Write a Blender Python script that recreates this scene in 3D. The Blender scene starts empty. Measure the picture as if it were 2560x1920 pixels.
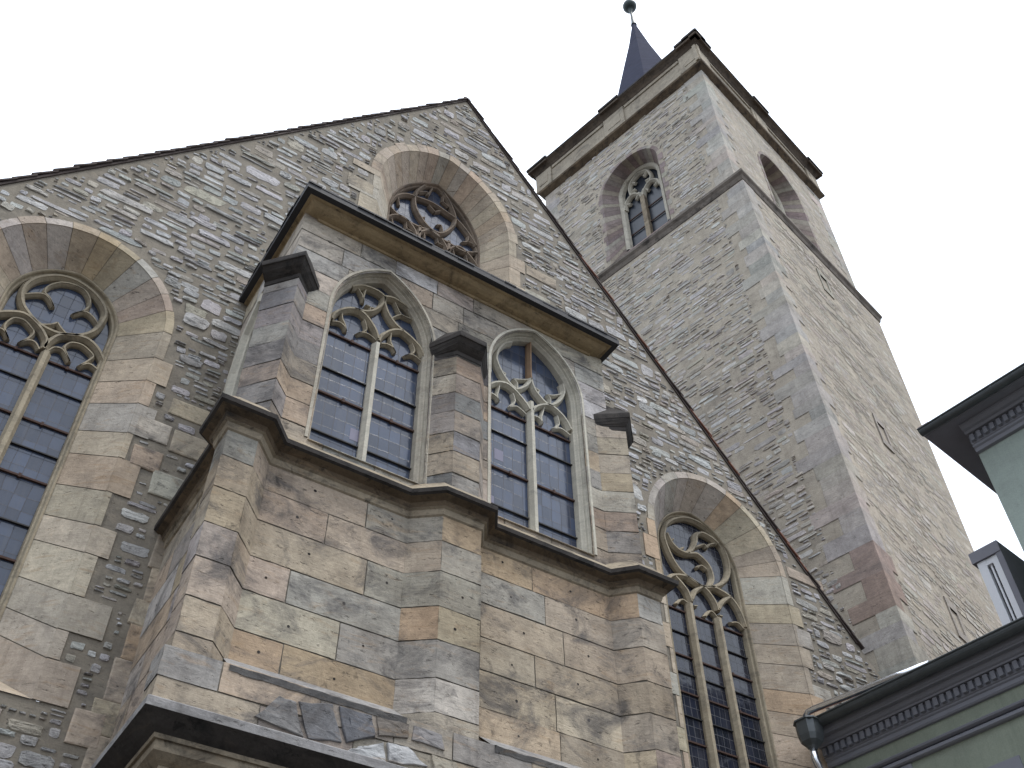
import bpy, bmesh, math, random
from mathutils import Vector, Matrix
from mathutils.geometry import tessellate_polygon
RAD = math.radians
scene = bpy.context.scene
col = scene.collection

# ------------------------------------------------------------------ camera
cam_d = bpy.data.cameras.new('camera')
cam_d.sensor_width = 36.0
cam_d.lens = 36.465
cam_d.clip_start = 0.05
cam_d.clip_end = 2000
cam = bpy.data.objects.new('camera', cam_d)
col.objects.link(cam)
_r = Vector((0.83635, -0.548056, -0.012158))
_f = Vector((0.383195, 0.568622, 0.727895))
_u = -Vector((0.392014, 0.613436, -0.685581))
m3 = Matrix((_r, _u, -_f)).transposed()
cam.matrix_world = Matrix.Translation((0, 0, 1.6)) @ m3.to_4x4()
scene.camera = cam

# ------------------------------------------------------------------ sky, sun, exposure
SUN_EL, SUN_AZ = 68.0, 158.0      # azimuth clockwise from +Y
world = bpy.data.worlds.new('World')
scene.world = world
world.use_nodes = True
wn, wl = world.node_tree.nodes, world.node_tree.links
wn.clear()
wo = wn.new('ShaderNodeOutputWorld')
bg = wn.new('ShaderNodeBackground')
bg.inputs['Strength'].default_value = 0.15
sky = wn.new('ShaderNodeTexSky')
sky.sky_type = 'NISHITA'
sky.sun_disc = False
sky.sun_elevation = RAD(SUN_EL)
sky.sun_rotation = RAD(SUN_AZ)
sky.air_density = 1.6
sky.dust_density = 5.0
cn = wn.new('ShaderNodeTexNoise')
cn.inputs['Scale'].default_value = 1.3
cn.inputs['Detail'].default_value = 3.0
cr = wn.new('ShaderNodeMapRange')
cr.inputs['From Min'].default_value = 0.25
cr.inputs['From Max'].default_value = 0.75
cr.inputs['To Min'].default_value = 0.80
cr.inputs['To Max'].default_value = 0.95
mx = wn.new('ShaderNodeMix')
mx.data_type = 'RGBA'
tc = wn.new('ShaderNodeTexCoord')
# the cloud sheet: an overcast sky is about three times as bright overhead as at the horizon
sx = wn.new('ShaderNodeSeparateXYZ')
wl.new(tc.outputs['Generated'], sx.inputs[0])
ov = wn.new('ShaderNodeMapRange')
ov.inputs['From Min'].default_value = 0.0; ov.inputs['From Max'].default_value = 1.0
ov.inputs['To Min'].default_value = 0.40; ov.inputs['To Max'].default_value = 1.40
wl.new(sx.outputs['Z'], ov.inputs['Value'])
cs = wn.new('ShaderNodeMix'); cs.data_type = 'RGBA'; cs.blend_type = 'MULTIPLY'
cs.inputs['Factor'].default_value = 1.0
cs.inputs['A'].default_value = (10.3, 11.2, 12.6, 1)
wl.new(ov.outputs['Result'], cs.inputs['B'])
wl.new(cs.outputs['Result'], mx.inputs['B'])
wl.new(tc.outputs['Generated'], cn.inputs['Vector'])
wl.new(cn.outputs['Fac'], cr.inputs['Value'])
wl.new(cr.outputs['Result'], mx.inputs['Factor'])
wl.new(sky.outputs['Color'], mx.inputs['A'])
wl.new(mx.outputs['Result'], bg.inputs['Color'])
wl.new(bg.outputs['Background'], wo.inputs['Surface'])

sun_d = bpy.data.lights.new('sun', 'SUN')
sun_d.energy = 1.5
sun_d.angle = RAD(15)
sun_d.color = (1.0, 0.96, 0.9)
sun = bpy.data.objects.new('sun', sun_d)
col.objects.link(sun)
_sd = Vector((math.sin(RAD(SUN_AZ)) * math.cos(RAD(SUN_EL)), math.cos(RAD(SUN_AZ)) * math.cos(RAD(SUN_EL)), math.sin(RAD(SUN_EL))))
sun.rotation_euler = _sd.to_track_quat('Z', 'Y').to_euler()

scene.view_settings.view_transform = 'Standard'
scene.view_settings.look = 'None'
scene.view_settings.gamma = 1.0
scene.view_settings.exposure = 0.22
scene.render.engine = 'CYCLES'

# ------------------------------------------------------------------ materials
def nodes(name):
    m = bpy.data.materials.new(name)
    m.use_nodes = True
    return m, m.node_tree.nodes, m.node_tree.links, m.node_tree.nodes['Principled BSDF']

def mixn(n, l, a, b, fac, mode='MIX'):
    x = n.new('ShaderNodeMix'); x.data_type = 'RGBA'; x.blend_type = mode
    for s, v in (('A', a), ('B', b), ('Factor', fac)):
        if hasattr(v, 'links'): l.new(v, x.inputs[s])
        elif s == 'Factor': x.inputs[s].default_value = v
        else: x.inputs[s].default_value = (*v, 1)
    return x.outputs['Result']

def noise(n, l, vec, scale, detail=4, rough=0.55, dist=0.0):
    t = n.new('ShaderNodeTexNoise')
    t.inputs['Scale'].default_value = scale
    t.inputs['Detail'].default_value = detail
    t.inputs['Roughness'].default_value = rough
    t.inputs['Distortion'].default_value = dist
    l.new(vec, t.inputs['Vector'])
    return t.outputs['Fac']

def rng(n, l, v, a, b, c, d):
    t = n.new('ShaderNodeMapRange')
    for k, x in zip(('From Min', 'From Max', 'To Min', 'To Max'), (a, b, c, d)): t.inputs[k].default_value = x
    l.new(v, t.inputs['Value'])
    return t.outputs['Result']

def scaled(n, l, vec, s):
    t = n.new('ShaderNodeMapping'); t.inputs['Scale'].default_value = s
    l.new(vec, t.inputs['Vector'])
    return t.outputs['Vector']

def stone_mat(name, base=None, stain=0.35, stain_col=(0.075, 0.072, 0.07), stain_scale=1.6, fine=22.0, bump=0.5, vary=0.35, warm=0.25, rough=0.92, pits=True, bdist=0.02, bed=0.35, bloom=0.4, streak=0.3):
    m, n, l, p = nodes(name)
    tc = n.new('ShaderNodeTexCoord'); v = tc.outputs['Object']
    if base is None:
        at = n.new('ShaderNodeAttribute'); at.attribute_name = 'tone'; c = at.outputs['Color']
    else:
        rg = n.new('ShaderNodeRGB'); rg.outputs[0].default_value = (*base, 1); c = rg.outputs[0]
    # mottling, bedding lines and iron veins
    f1 = noise(n, l, v, 4.5, 7, 0.68, 0.5)
    c = mixn(n, l, c, mixn(n, l, (0.40, 0.40, 0.41), (1.6, 1.58, 1.55), f1), vary * 1.6, 'MULTIPLY')
    fb = noise(n, l, scaled(n, l, v, (2.0, 2.0, 26)), 1.5, 6, 0.7, 0.5)
    c = mixn(n, l, c, mixn(n, l, (0.45, 0.45, 0.46), (1.55, 1.53, 1.5), fb), bed, 'MULTIPLY')
    fv = noise(n, l, scaled(n, l, v, (2.2, 2.2, 9)), 1.3, 5, 0.62, 1.4)
    c = mixn(n, l, c, (0.34, 0.225, 0.125), rng(n, l, fv, 0.56, 0.72, 0, warm))
    # grey weathering crust
    f2 = noise(n, l, scaled(n, l, v, (1, 1, 1.5)), stain_scale, 8, 0.72, 0.8)
    c = mixn(n, l, c, stain_col, rng(n, l, f2, 0.50, 0.66, 0, stain))
    f5 = noise(n, l, scaled(n, l, v, (1, 1, 1.2)), stain_scale * 0.45, 6, 0.65, 0.4)
    c = mixn(n, l, c, (0.64, 0.615, 0.60), rng(n, l, f5, 0.47, 0.62, 0, 0.9 * stain), 'MULTIPLY')
    f6 = noise(n, l, v, stain_scale * 3.6, 6, 0.68, 0.5)
    c = mixn(n, l, c, (0.25, 0.255, 0.28), rng(n, l, f6, 0.60, 0.69, 0, 0.8 * stain), 'MULTIPLY')
    if streak:
        f7 = noise(n, l, scaled(n, l, v, (7, 7, 0.45)), 1.0, 6, 0.7, 0.3)
        c = mixn(n, l, c, (0.45, 0.44, 0.44), rng(n, l, f7, 0.52, 0.70, 0, streak), 'MULTIPLY')
    # pale lime bloom
    f4 = noise(n, l, scaled(n, l, v, (1, 1, 1.4)), stain_scale * 1.9, 7, 0.72, 0.8)
    c = mixn(n, l, c, (1.6, 1.56, 1.5), rng(n, l, f4, 0.55, 0.72, 0, bloom), 'MULTIPLY')
    f3 = noise(n, l, v, fine, 6, 0.75)
    c = mixn(n, l, c, mixn(n, l, (0.5, 0.5, 0.5), (1.5, 1.5, 1.5), f3), 0.6, 'MULTIPLY')
    h = mixn(n, l, mixn(n, l, f3, f1, 0.4), fb, 0.3)
    if pits:
        fp = noise(n, l, scaled(n, l, v, (1, 1, 2.6)), 10.0, 4, 0.75)
        pit = rng(n, l, fp, 0.60, 0.72, 0, 1)
        c = mixn(n, l, c, (0.06, 0.055, 0.05), rng(n, l, fp, 0.61, 0.72, 0, 0.75))
        h = mixn(n, l, h, (0, 0, 0), pit)
    l.new(c, p.inputs['Base Color'])
    p.inputs['Roughness'].default_value = rough
    p.inputs['Specular IOR Level'].default_value = 0.2
    b = n.new('ShaderNodeBump'); b.inputs['Strength'].default_value = bump; b.inputs['Distance'].default_value = bdist
    l.new(h, b.inputs['Height']); l.new(b.outputs['Normal'], p.inputs['Normal'])
    return m

def plain_mat(name, base, rough=0.6, metal=0.0, vary=0.3, scale=6.0, bump=0.1, spec=0.4, streak=None):
    m, n, l, p = nodes(name)
    tc = n.new('ShaderNodeTexCoord'); v = tc.outputs['Object']
    f = noise(n, l, scaled(n, l, v, streak or (1, 1, 1)), scale, 6, 0.65)
    c = mixn(n, l, tuple(x * (1 - vary) for x in base), tuple(x * (1 + vary) for x in base), f)
    l.new(c, p.inputs['Base Color'])
    p.inputs['Roughness'].default_value = rough
    p.inputs['Metallic'].default_value = metal
    p.inputs['Specular IOR Level'].default_value = spec
    b = n.new('ShaderNodeBump'); b.inputs['Strength'].default_value = bump; b.inputs['Distance'].default_value = 0.01
    l.new(f, b.inputs['Height']); l.new(b.outputs['Normal'], p.inputs['Normal'])
    return m

def glass_mat(name, rot=None, w=0.125, h=0.165, tint=(0.042, 0.057, 0.094), rough=0.13, lead=(0.026, 0.028, 0.04)):
    m, n, l, p = nodes(name)
    tc = n.new('ShaderNodeTexCoord')
    mp = n.new('ShaderNodeMapping')
    mp.inputs['Rotation'].default_value = rot or (RAD(-90), 0, 0)
    l.new(tc.outputs['Object'], mp.inputs['Vector'])
    br = n.new('ShaderNodeTexBrick')
    br.offset = 0.0; br.squash = 1.0
    br.inputs['Scale'].default_value = 1.0
    br.inputs['Mortar Size'].default_value = 0.0035
    br.inputs['Mortar Smooth'].default_value = 0.2
    br.inputs['Brick Width'].default_value = w
    br.inputs['Row Height'].default_value = h
    br.inputs['Color1'].default_value = (*[x * 0.75 for x in tint], 1)
    br.inputs['Color2'].default_value = (*[x * 1.6 for x in tint], 1)
    br.inputs['Mortar'].default_value = (*lead, 1)
    br.inputs['Bias'].default_value = -0.2
    # sagging leads: the grid is pulled about a little
    wn_ = n.new('ShaderNodeTexNoise'); wn_.inputs['Scale'].default_value = 2.2
    l.new(tc.outputs['Object'], wn_.inputs['Vector'])
    va = n.new('ShaderNodeVectorMath'); va.operation = 'MULTIPLY_ADD'
    l.new(wn_.outputs['Color'], va.inputs[0]); va.inputs[1].default_value = (0.045, 0.045, 0); l.new(mp.outputs['Vector'], va.inputs[2])
    l.new(va.outputs[0], br.inputs['Vector'])
    f = noise(n, l, tc.outputs['Object'], 1.7, 3, 0.5)
    c = mixn(n, l, br.outputs['Color'], (0.05, 0.052, 0.075), rng(n, l, f, 0.4, 0.7, 0, 0.35))
    # rain streaks and dust on the panes
    fs = noise(n, l, scaled(n, l, tc.outputs['Object'], (14, 14, 0.8)), 1.5, 4, 0.6)
    c = mixn(n, l, c, (0.085, 0.087, 0.10), rng(n, l, fs, 0.5, 0.75, 0, 0.4))
    l.new(c, p.inputs['Base Color'])
    r = n.new('ShaderNodeMath'); r.operation = 'MULTIPLY_ADD'
    l.new(br.outputs['Fac'], r.inputs[0]); r.inputs[1].default_value = 0.5; r.inputs[2].default_value = rough
    l.new(r.outputs[0], p.inputs['Roughness'])
    p.inputs['IOR'].default_value = 1.5
    p.inputs['Specular IOR Level'].default_value = 0.5
    b = n.new('ShaderNodeBump'); b.inputs['Strength'].default_value = 0.25; b.inputs['Distance'].default_value = 0.010
    hh = mixn(n, l, noise(n, l, tc.outputs['Object'], 7.0, 3, 0.5), (1, 1, 1), br.outputs['Fac'])
    l.new(hh, b.inputs['Height']); l.new(b.outputs['Normal'], p.inputs['Normal'])
    return m

M = {}
M['rubble'] = stone_mat('rubble_stone', stain=0.4, stain_scale=4.0, fine=26, bump=1.0, vary=0.55, warm=0.12, bdist=0.04, bed=0.5)
M['ashlar'] = stone_mat('ashlar_sandstone', stain=0.8, stain_scale=1.5, stain_col=(0.095, 0.09, 0.09), fine=30, bump=0.8, vary=0.55, warm=0.4, bed=0.45, bloom=0.3)
M['mortar'] = stone_mat('lime_mortar', base=(0.25, 0.225, 0.185), stain=0.35, fine=55, bump=0.6, vary=0.3, warm=0.1)
M['joint'] = stone_mat('joint_mortar', base=(0.26, 0.235, 0.195), stain=0.6, stain_col=(0.03,0.028,0.026), stain_scale=1.1, fine=60, bump=0.4, vary=0.3, warm=0.0)
M['slitstone'] = stone_mat('slit_surround_stone', stain=0.3, stain_scale=1.0, fine=26, bump=0.5, vary=0.4, warm=0.1, bloom=0.05)
M['towermortar'] = stone_mat('tower_mortar', base=(0.41, 0.367, 0.30), stain=0.35, stain_scale=0.9, fine=40, bump=0.7, vary=0.35, warm=0.15)
M['towerstone'] = stone_mat('tower_stone', stain=0.3, stain_scale=1.0, fine=26, bump=0.5, vary=0.5, warm=0.1, bed=0.45, bdist=0.03)
M['trim'] = stone_mat('carved_trim', base=(0.30, 0.255, 0.19), stain=0.85, stain_col=(0.05,0.045,0.04), stain_scale=2.4, fine=40, bump=0.35, vary=0.35, warm=0.3)
M['palet'] = stone_mat('pale_tracery_stone', base=(0.52, 0.495, 0.42), stain=0.3, stain_scale=2.0, fine=45, bump=0.25, vary=0.25, warm=0.12, pits=False)
M['greyt'] = stone_mat('grey_tracery_stone', base=(0.36, 0.315, 0.235), stain=0.5, stain_scale=2.6, fine=45, bump=0.3, vary=0.3, warm=0.2, pits=False)
M['trim2'] = stone_mat('moulded_jamb_stone', base=(0.44, 0.405, 0.335), stain=0.45, stain_scale=2.2, fine=45, bump=0.3, vary=0.3, warm=0.2, pits=False)
M['trimT'] = stone_mat('parapet_stone', base=(0.36, 0.32, 0.255), stain=0.5, stain_scale=1.3, fine=30, bump=0.4, vary=0.35, warm=0.3)
M['slateS'] = plain_mat('spire_slate', (0.026, 0.030, 0.056), rough=0.9, vary=0.55, scale=2.2, bump=0.6, spec=0.12, streak=(1.2, 1.2, 5))
M['ashgrey'] = stone_mat('weathered_grey_ledge', base=(0.27, 0.265, 0.265), stain=0.6, stain_scale=2.4, fine=36, bump=0.6, vary=0.4, warm=0.1)
M['cornice'] = stone_mat('golden_sooty_cornice', base=(0.36, 0.275, 0.165), stain=0.6, stain_col=(0.045, 0.038, 0.03), stain_scale=2.4, fine=36, bump=0.5, vary=0.45, warm=0.3, bloom=0.1)
M['coping'] = stone_mat('sooty_coping', base=(0.10, 0.08, 0.062), stain=0.8, stain_col=(0.03, 0.026, 0.023), stain_scale=2.2, fine=36, bump=0.5, vary=0.45, warm=0.2, bloom=0.04)
M['browntr'] = stone_mat('brown_tracery_stone', base=(0.235, 0.19, 0.15), stain=0.6, stain_scale=2.6, fine=45, bump=0.3, vary=0.3, warm=0.2, pits=False, bloom=0.15)
M['surround'] = stone_mat('window_surround_stone', stain=0.32, stain_scale=1.5, stain_col=(0.12, 0.11, 0.10), fine=30, bump=0.7, vary=0.5, warm=0.45, bed=0.4, bloom=0.2)
M['patchy'] = stone_mat('patchy_string_stone', base=(0.17, 0.15, 0.13), stain=0.95, stain_col=(0.035, 0.032, 0.03), stain_scale=0.9, fine=36, bump=0.4, vary=0.4, warm=0.1, bloom=0.5)
M['crust'] = stone_mat('soot_crusted_stone', base=(0.12, 0.09, 0.06), stain=0.95, stain_col=(0.03, 0.026, 0.023), stain_scale=2.2, fine=36, bump=0.5, vary=0.4, warm=0.3, bloom=0.03)
M['black'] = stone_mat('blackened_stone', base=(0.055, 0.05, 0.047), stain=0.9, stain_col=(0.022, 0.022, 0.022), stain_scale=2.6, fine=36, bump=0.5, vary=0.4, warm=0.05, bloom=0.04)
M['slate'] = plain_mat('slate', (0.075, 0.082, 0.11), rough=0.55, vary=0.35, scale=9, bump=0.4)
M['blackslate'] = plain_mat('black_slate', (0.03, 0.03, 0.034), rough=0.7, vary=0.3, scale=9, bump=0.4)
M['tile'] = plain_mat('weathered_tile', (0.06, 0.045, 0.04), rough=0.85, vary=0.5, scale=5, bump=0.4)
M['redtile'] = plain_mat('red_tile', (0.17, 0.075, 0.05), rough=0.85, vary=0.5, scale=5, bump=0.4)
M['glass'] = glass_mat('leaded_glass')
M['palepane'] = plain_mat('pale_lilac_pane', (0.16, 0.15, 0.21), rough=0.25, vary=0.2, scale=8, bump=0.1)
M['glassside'] = glass_mat('leaded_glass_side', rot=(RAD(-90), 0, RAD(90)))
M['glassdark'] = glass_mat('dark_leaded_glass', w=0.1, h=0.14, tint=(0.012, 0.015, 0.026), rough=0.1, lead=(0.07, 0.072, 0.08))  # leads set paler, their reflection put into the colour
M['belfry'] = plain_mat('belfry_dark_pane', (0.012, 0.017, 0.028), rough=0.35, vary=0.4, scale=5, bump=0.2)
M['rust'] = plain_mat('rusty_iron', (0.06, 0.032, 0.024), rough=0.85, vary=0.5, scale=18, bump=0.4)
M['timber'] = plain_mat('brown_timber', (0.26, 0.17, 0.105), rough=0.85, vary=0.3, scale=8, bump=0.3)
M['iron'] = plain_mat('black_iron', (0.02, 0.019, 0.02), rough=0.7, vary=0.3, scale=18, bump=0.3)
M['zinc'] = plain_mat('weathered_zinc', (0.74, 0.76, 0.80), rough=0.22, metal=1.0, vary=0.25, scale=8, bump=0.08)
M['gutter'] = plain_mat('dark_gutter_metal', (0.09, 0.10, 0.105), rough=0.45, metal=0.3, vary=0.35, scale=7, bump=0.1)
M['greytrim'] = plain_mat('grey_painted_cornice', (0.205, 0.21, 0.24), rough=0.55, vary=0.14, scale=5, bump=0.1)
M['darktrim'] = plain_mat('dark_painted_soffit', (0.19, 0.19, 0.22), rough=0.6, vary=0.14, scale=5, bump=0.1)
M['green'] = stone_mat('sage_green_render', base=(0.33, 0.385, 0.35), stain=0.12, stain_scale=0.9, fine=60, bump=0.3, vary=0.12, warm=0.0, pits=False, bed=0.05, bloom=0.1, streak=0.22)
M['greenlow'] = stone_mat('olive_green_render', base=(0.25, 0.28, 0.225), stain=0.15, stain_scale=0.9, fine=60, bump=0.3, vary=0.14, warm=0.0, pits=False, bed=0.05, bloom=0.1, streak=0.25)
M['white'] = plain_mat('white_paint', (0.72, 0.73, 0.76), rough=0.45, vary=0.06, scale=4, bump=0.05)
M['pane'] = plain_mat('window_pane', (0.015, 0.018, 0.02), rough=0.08, vary=0.2, scale=2, bump=0.02, spec=0.5)
M['ball'] = plain_mat('patinated_copper', (0.035, 0.045, 0.045), rough=0.45, metal=0.5, vary=0.4, scale=5, bump=0.1)
M['paving'] = stone_mat('street_paving', base=(0.085, 0.08, 0.075), stain=0.4, stain_scale=0.6, fine=12, bump=0.5, vary=0.3, warm=0.05)  # colour kept dark to stand in for a shaded street with little bounce

# ------------------------------------------------------------------ mesh builder
class MB:
    def __init__(s): s.v = []; s.f = []; s.c = []; s.m = []; s.sm = []
    def face(s, pts, c=(1, 1, 1), m=0, smooth=False):
        b = len(s.v)
        s.v.extend([tuple(p) for p in pts]); s.f.append(tuple(range(b, b + len(pts)))); s.c.append(c); s.m.append(m); s.sm.append(smooth)
    def grid(s, rows, c=(1, 1, 1), m=0, smooth=False, closed=False):
        b = len(s.v); w = len(rows[0])
        for r in rows: s.v.extend([tuple(p) for p in r])
        for i in range(len(rows) - 1):
            for j in range(w if closed else w - 1):
                k = (j + 1) % w
                s.f.append((b + i * w + j, b + i * w + k, b + (i + 1) * w + k, b + (i + 1) * w + j)); s.c.append(c); s.m.append(m); s.sm.append(smooth)
    def poly(s, loops, c=(1, 1, 1), m=0):
        """flat polygon with holes; loops are lists of 3-D points"""
        b = len(s.v)
        for lp in loops: s.v.extend([tuple(p) for p in lp])
        for t in tessellate_polygon([[Vector(p) for p in lp] for lp in loops]):
            s.f.append(tuple(b + i for i in t)); s.c.append(c); s.m.append(m); s.sm.append(False)
    def box(s, W, lo, hi, c=(1, 1, 1), m=0):
        x0, y0, z0 = lo; x1, y1, z1 = hi
        q = [W(x, y, z) for z in (z0, z1) for x, y in ((x0, y0), (x1, y0), (x1, y1), (x0, y1))]
        for f in ((0, 1, 2, 3), (4, 5, 6, 7), (0, 1, 5, 4), (1, 2, 6, 5), (2, 3, 7, 6), (3, 0, 4, 7)): s.face([q[i] for i in f], c, m)
    def build(s, name, mats, parent=None, base=(0, 0, 0)):
        me = bpy.data.meshes.new(name)
        me.from_pydata(s.v, [], s.f)
        for m in (mats if isinstance(mats, (list, tuple)) else [mats]): me.materials.append(M[m])
        me.polygons.foreach_set('material_index', s.m)
        me.polygons.foreach_set('use_smooth', s.sm)
        at = me.color_attributes.new('tone', 'FLOAT_COLOR', 'CORNER')
        buf = []
        for f, c in zip(s.f, s.c): buf.extend((c[0], c[1], c[2], 1.0) * len(f))
        at.data.foreach_set('color', buf)
        bm = bmesh.new(); bm.from_mesh(me)
        bmesh.ops.remove_doubles(bm, verts=bm.verts, dist=0.0004)
        bmesh.ops.recalc_face_normals(bm, faces=bm.faces)
        bm.to_mesh(me); bm.free()
        o = bpy.data.objects.new(name, me); col.objects.link(o)
        if parent is not None:
            o.parent = parent
            if parent.type == 'EMPTY': o.location = [-x for x in parent.location]
        return o

def thing(name, label, cat, loc, group=None):
    o = bpy.data.objects.new(name, None); col.objects.link(o)
    o.location = loc; o['label'] = label; o['category'] = cat
    if group: o['group'] = group
    return o

ID = lambda x, y, z: Vector((x, y, z))
rnd = random.Random(7)
def jit(c, a=0.12, r=rnd):
    k = 1 + r.uniform(-a, a) * 0.65
    y = 0.3 * c[0] + 0.6 * c[1] + 0.1 * c[2]
    c = tuple(x * 0.80 + y * 0.20 for x in c)
    return tuple(max(0.02, x * k * (1 + r.uniform(-0.03, 0.03))) for x in c)

# ------------------------------------------------------------------ geometry helpers
def arch_arc(xl, xr, zs, h, n=16):
    """left springing -> apex points and apex -> right springing points of a two-centred arch"""
    w = xr - xl; R = (h * h + w * w / 4) / w
    cx = xl + R; a1 = math.atan2(h, (xl + xr) / 2 - cx)
    L = []
    for i in range(n + 1):
        a = math.pi + (a1 - math.pi) * i / n
        L.append((cx + R * math.cos(a), zs + R * math.sin(a)))
    Rr = [(xl + xr - x, z) for x, z in L][::-1]
    return L, Rr

def arch_path(xl, xr, zs, h, zb, n=16):
    L, R = arch_arc(xl, xr, zs, h, n)
    return [(xl, zb)] + L + R[1:] + [(xr, zb)]

def normals2(pts, closed=False):
    out = []
    n = len(pts)
    for i in range(n):
        a = pts[i - 1] if (i > 0 or closed) else None
        b = pts[(i + 1) % n] if (i < n - 1 or closed) else None
        def nn(p, q):
            dx, dy = q[0] - p[0], q[1] - p[1]; L = math.hypot(dx, dy) or 1e-9
            return (dy / L, -dx / L)
        if a is None: t = nn(pts[i], b); k = 1
        elif b is None: t = nn(a, pts[i]); k = 1
        else:
            n1, n2 = nn(a, pts[i]), nn(pts[i], b)
            t = (n1[0] + n2[0], n1[1] + n2[1]); L = math.hypot(*t) or 1e-9
            t = (t[0] / L, t[1] / L); k = 1 / max(0.45, t[0] * n1[0] + t[1] * n1[1])
        out.append((t[0] * k, t[1] * k))
    return out

def sweep_arch(mb, W, path, prof, c=(1, 1, 1), m=0, closed=False):
    """path in the wall plane (x,z); prof = (inset, depth)"""
    N = normals2(path, closed)
    rows = [[W(p[0] + q[0] * a, d, p[1] + q[1] * a) for a, d in prof] for p, q in zip(path, N)]
    if closed: rows.append(rows[0])
    mb.grid(rows, c, m)

def sweep_plan(mb, poly, prof, c=(1, 1, 1), m=0, W=ID, caps=True):
    """poly = plan polyline (x,y) with outside on its right; prof = (out, z)"""
    N = normals2(poly)
    rows = [[W(p[0] + q[0] * o, p[1] + q[1] * o, z) for o, z in prof] for p, q in zip(poly, N)]
    mb.grid(rows, c, m)
    if caps:
        mb.face(rows[0], c, m); mb.face(rows[-1], c, m)

def smooth_line(p, sub=4):
    out = []
    n = len(p); closed = (abs(p[0][0] - p[-1][0]) + abs(p[0][1] - p[-1][1])) < 1e-6
    for i in range(n - 1):
        p1, p2 = p[i], p[i + 1]
        p0 = p[i - 1] if i > 0 else (p[n - 2] if closed else p1)
        p3 = p[i + 2] if i + 2 < n else (p[1] if closed else p2)
        for k in range(sub):
            t = k / sub
            out.append(tuple(0.5 * (2 * b + (c - a) * t + (2 * a - 5 * b + 4 * c - d) * t * t + (3 * b - a - 3 * c + d) * t ** 3) for a, b, c, d in zip(p0, p1, p2, p3)))
    out.append(tuple(p[-1]))
    return out

def bar(mb, W, pts, w, d0, depth, c=(1, 1, 1), m=0, taper=0.0):
    """carved tracery bar: narrow front fillet, hollow chamfers, deep back"""
    closed = (abs(pts[0][0] - pts[-1][0]) + abs(pts[0][1] - pts[-1][1])) < 1e-6
    P = smooth_line(pts) if len(pts) > 2 else list(pts)
    if closed: P = P[:-1]
    N = normals2(P, closed)
    n = len(P); rows = []
    for i, (p, q) in enumerate(zip(P, N)):
        t = i / max(1, n - 1)
        s = w
        prof = [(-1.0, depth), (-0.95, depth * 0.55), (-0.62, depth * 0.3), (-0.36, 0.012), (-0.3, 0.0), (0.3, 0.0), (0.36, 0.012), (0.62, depth * 0.3), (0.95, depth * 0.55), (1.0, depth)]
        rows.append([W(p[0] + q[0] * a * s, d0 + d, p[1] + q[1] * a * s) for a, d in prof])
    if closed: rows.append(rows[0])
    mb.grid(rows, c, m)
    if not closed:
        mb.face(rows[0], c, m); mb.face(rows[-1], c, m)

def in_poly(x, y, P):
    c = False; j = len(P) - 1
    for i in range(len(P)):
        if (P[i][1] > y) != (P[j][1] > y) and x < (P[j][0] - P[i][0]) * (y - P[i][1]) / (P[j][1] - P[i][1]) + P[i][0]: c = not c
        j = i
    return c

def clip_half(P, a, b, inside):
    """clip polygon by line a->b; inside=True keeps the left side"""
    out = []
    def sd(p): 
        v = (b[0] - a[0]) * (p[1] - a[1]) - (b[1] - a[1]) * (p[0] - a[0])
        return v if inside else -v
    for i in range(len(P)):
        p, q = P[i - 1], P[i]; s, t = sd(p), sd(q)
        if s >= 0: 
            if t >= 0: out.append(q)
            else: k = s / (s - t); out.append((p[0] + (q[0] - p[0]) * k, p[1] + (q[1] - p[1]) * k))
        elif t >= 0:
            k = s / (s - t); out.append((p[0] + (q[0] - p[0]) * k, p[1] + (q[1] - p[1]) * k)); out.append(q)
    return out

def subtract_convex(P, H):
    """polygon P minus convex polygon H (counter-clockwise) -> list of polygons"""
    xs = [p[0] for p in P]; zs = [p[1] for p in P]
    if max(xs) <= min(p[0] for p in H) or min(xs) >= max(p[0] for p in H) or max(zs) <= min(p[1] for p in H) or min(zs) >= max(p[1] for p in H): return [P]
    out = []; rest = P
    for i in range(len(H)):
        a, b = H[i], H[(i + 1) % len(H)]
        o = clip_half(rest, a, b, False)
        if len(o) > 2: out.append(o)
        rest = clip_half(rest, a, b, True)
        if len(rest) < 3: break
    return out

def area(P): return 0.5 * abs(sum(P[i - 1][0] * P[i][1] - P[i][0] * P[i - 1][1] for i in range(len(P))))

# palettes: real block colours of the sandstone and limestone
TAN = [(0.425, 0.335, 0.23), (0.455, 0.36, 0.25), (0.39, 0.31, 0.22), (0.43, 0.352, 0.26), (0.45, 0.375, 0.28), (0.37, 0.30, 0.222), (0.365, 0.32, 0.265), (0.34, 0.31, 0.28), (0.44, 0.405, 0.36), (0.405, 0.345, 0.27), (0.43, 0.31, 0.19), (0.415, 0.34, 0.255), (0.425, 0.338, 0.235), (0.40, 0.328, 0.245)]
SURR = [(0.47, 0.39, 0.285), (0.49, 0.41, 0.30), (0.45, 0.36, 0.25), (0.475, 0.415, 0.33), (0.42, 0.355, 0.27), (0.46, 0.345, 0.22), (0.45, 0.415, 0.355), (0.47, 0.385, 0.28)]
RUB = [(0.47, 0.47, 0.465), (0.42, 0.42, 0.415), (0.52, 0.52, 0.52), (0.385, 0.383, 0.378), (0.46, 0.44, 0.40), (0.42, 0.38, 0.315), (0.50, 0.50, 0.495), (0.44, 0.44, 0.44), (0.49, 0.49, 0.49)]
TOW = [(0.46, 0.43, 0.39), (0.43, 0.405, 0.365), (0.49, 0.468, 0.44), (0.395, 0.37, 0.332), (0.45, 0.40, 0.33), (0.50, 0.488, 0.47), (0.465, 0.44, 0.405)]
TOR = [(0.47, 0.425, 0.36), (0.45, 0.41, 0.345), (0.48, 0.44, 0.385), (0.43, 0.385, 0.32), (0.47, 0.41, 0.325)]
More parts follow.
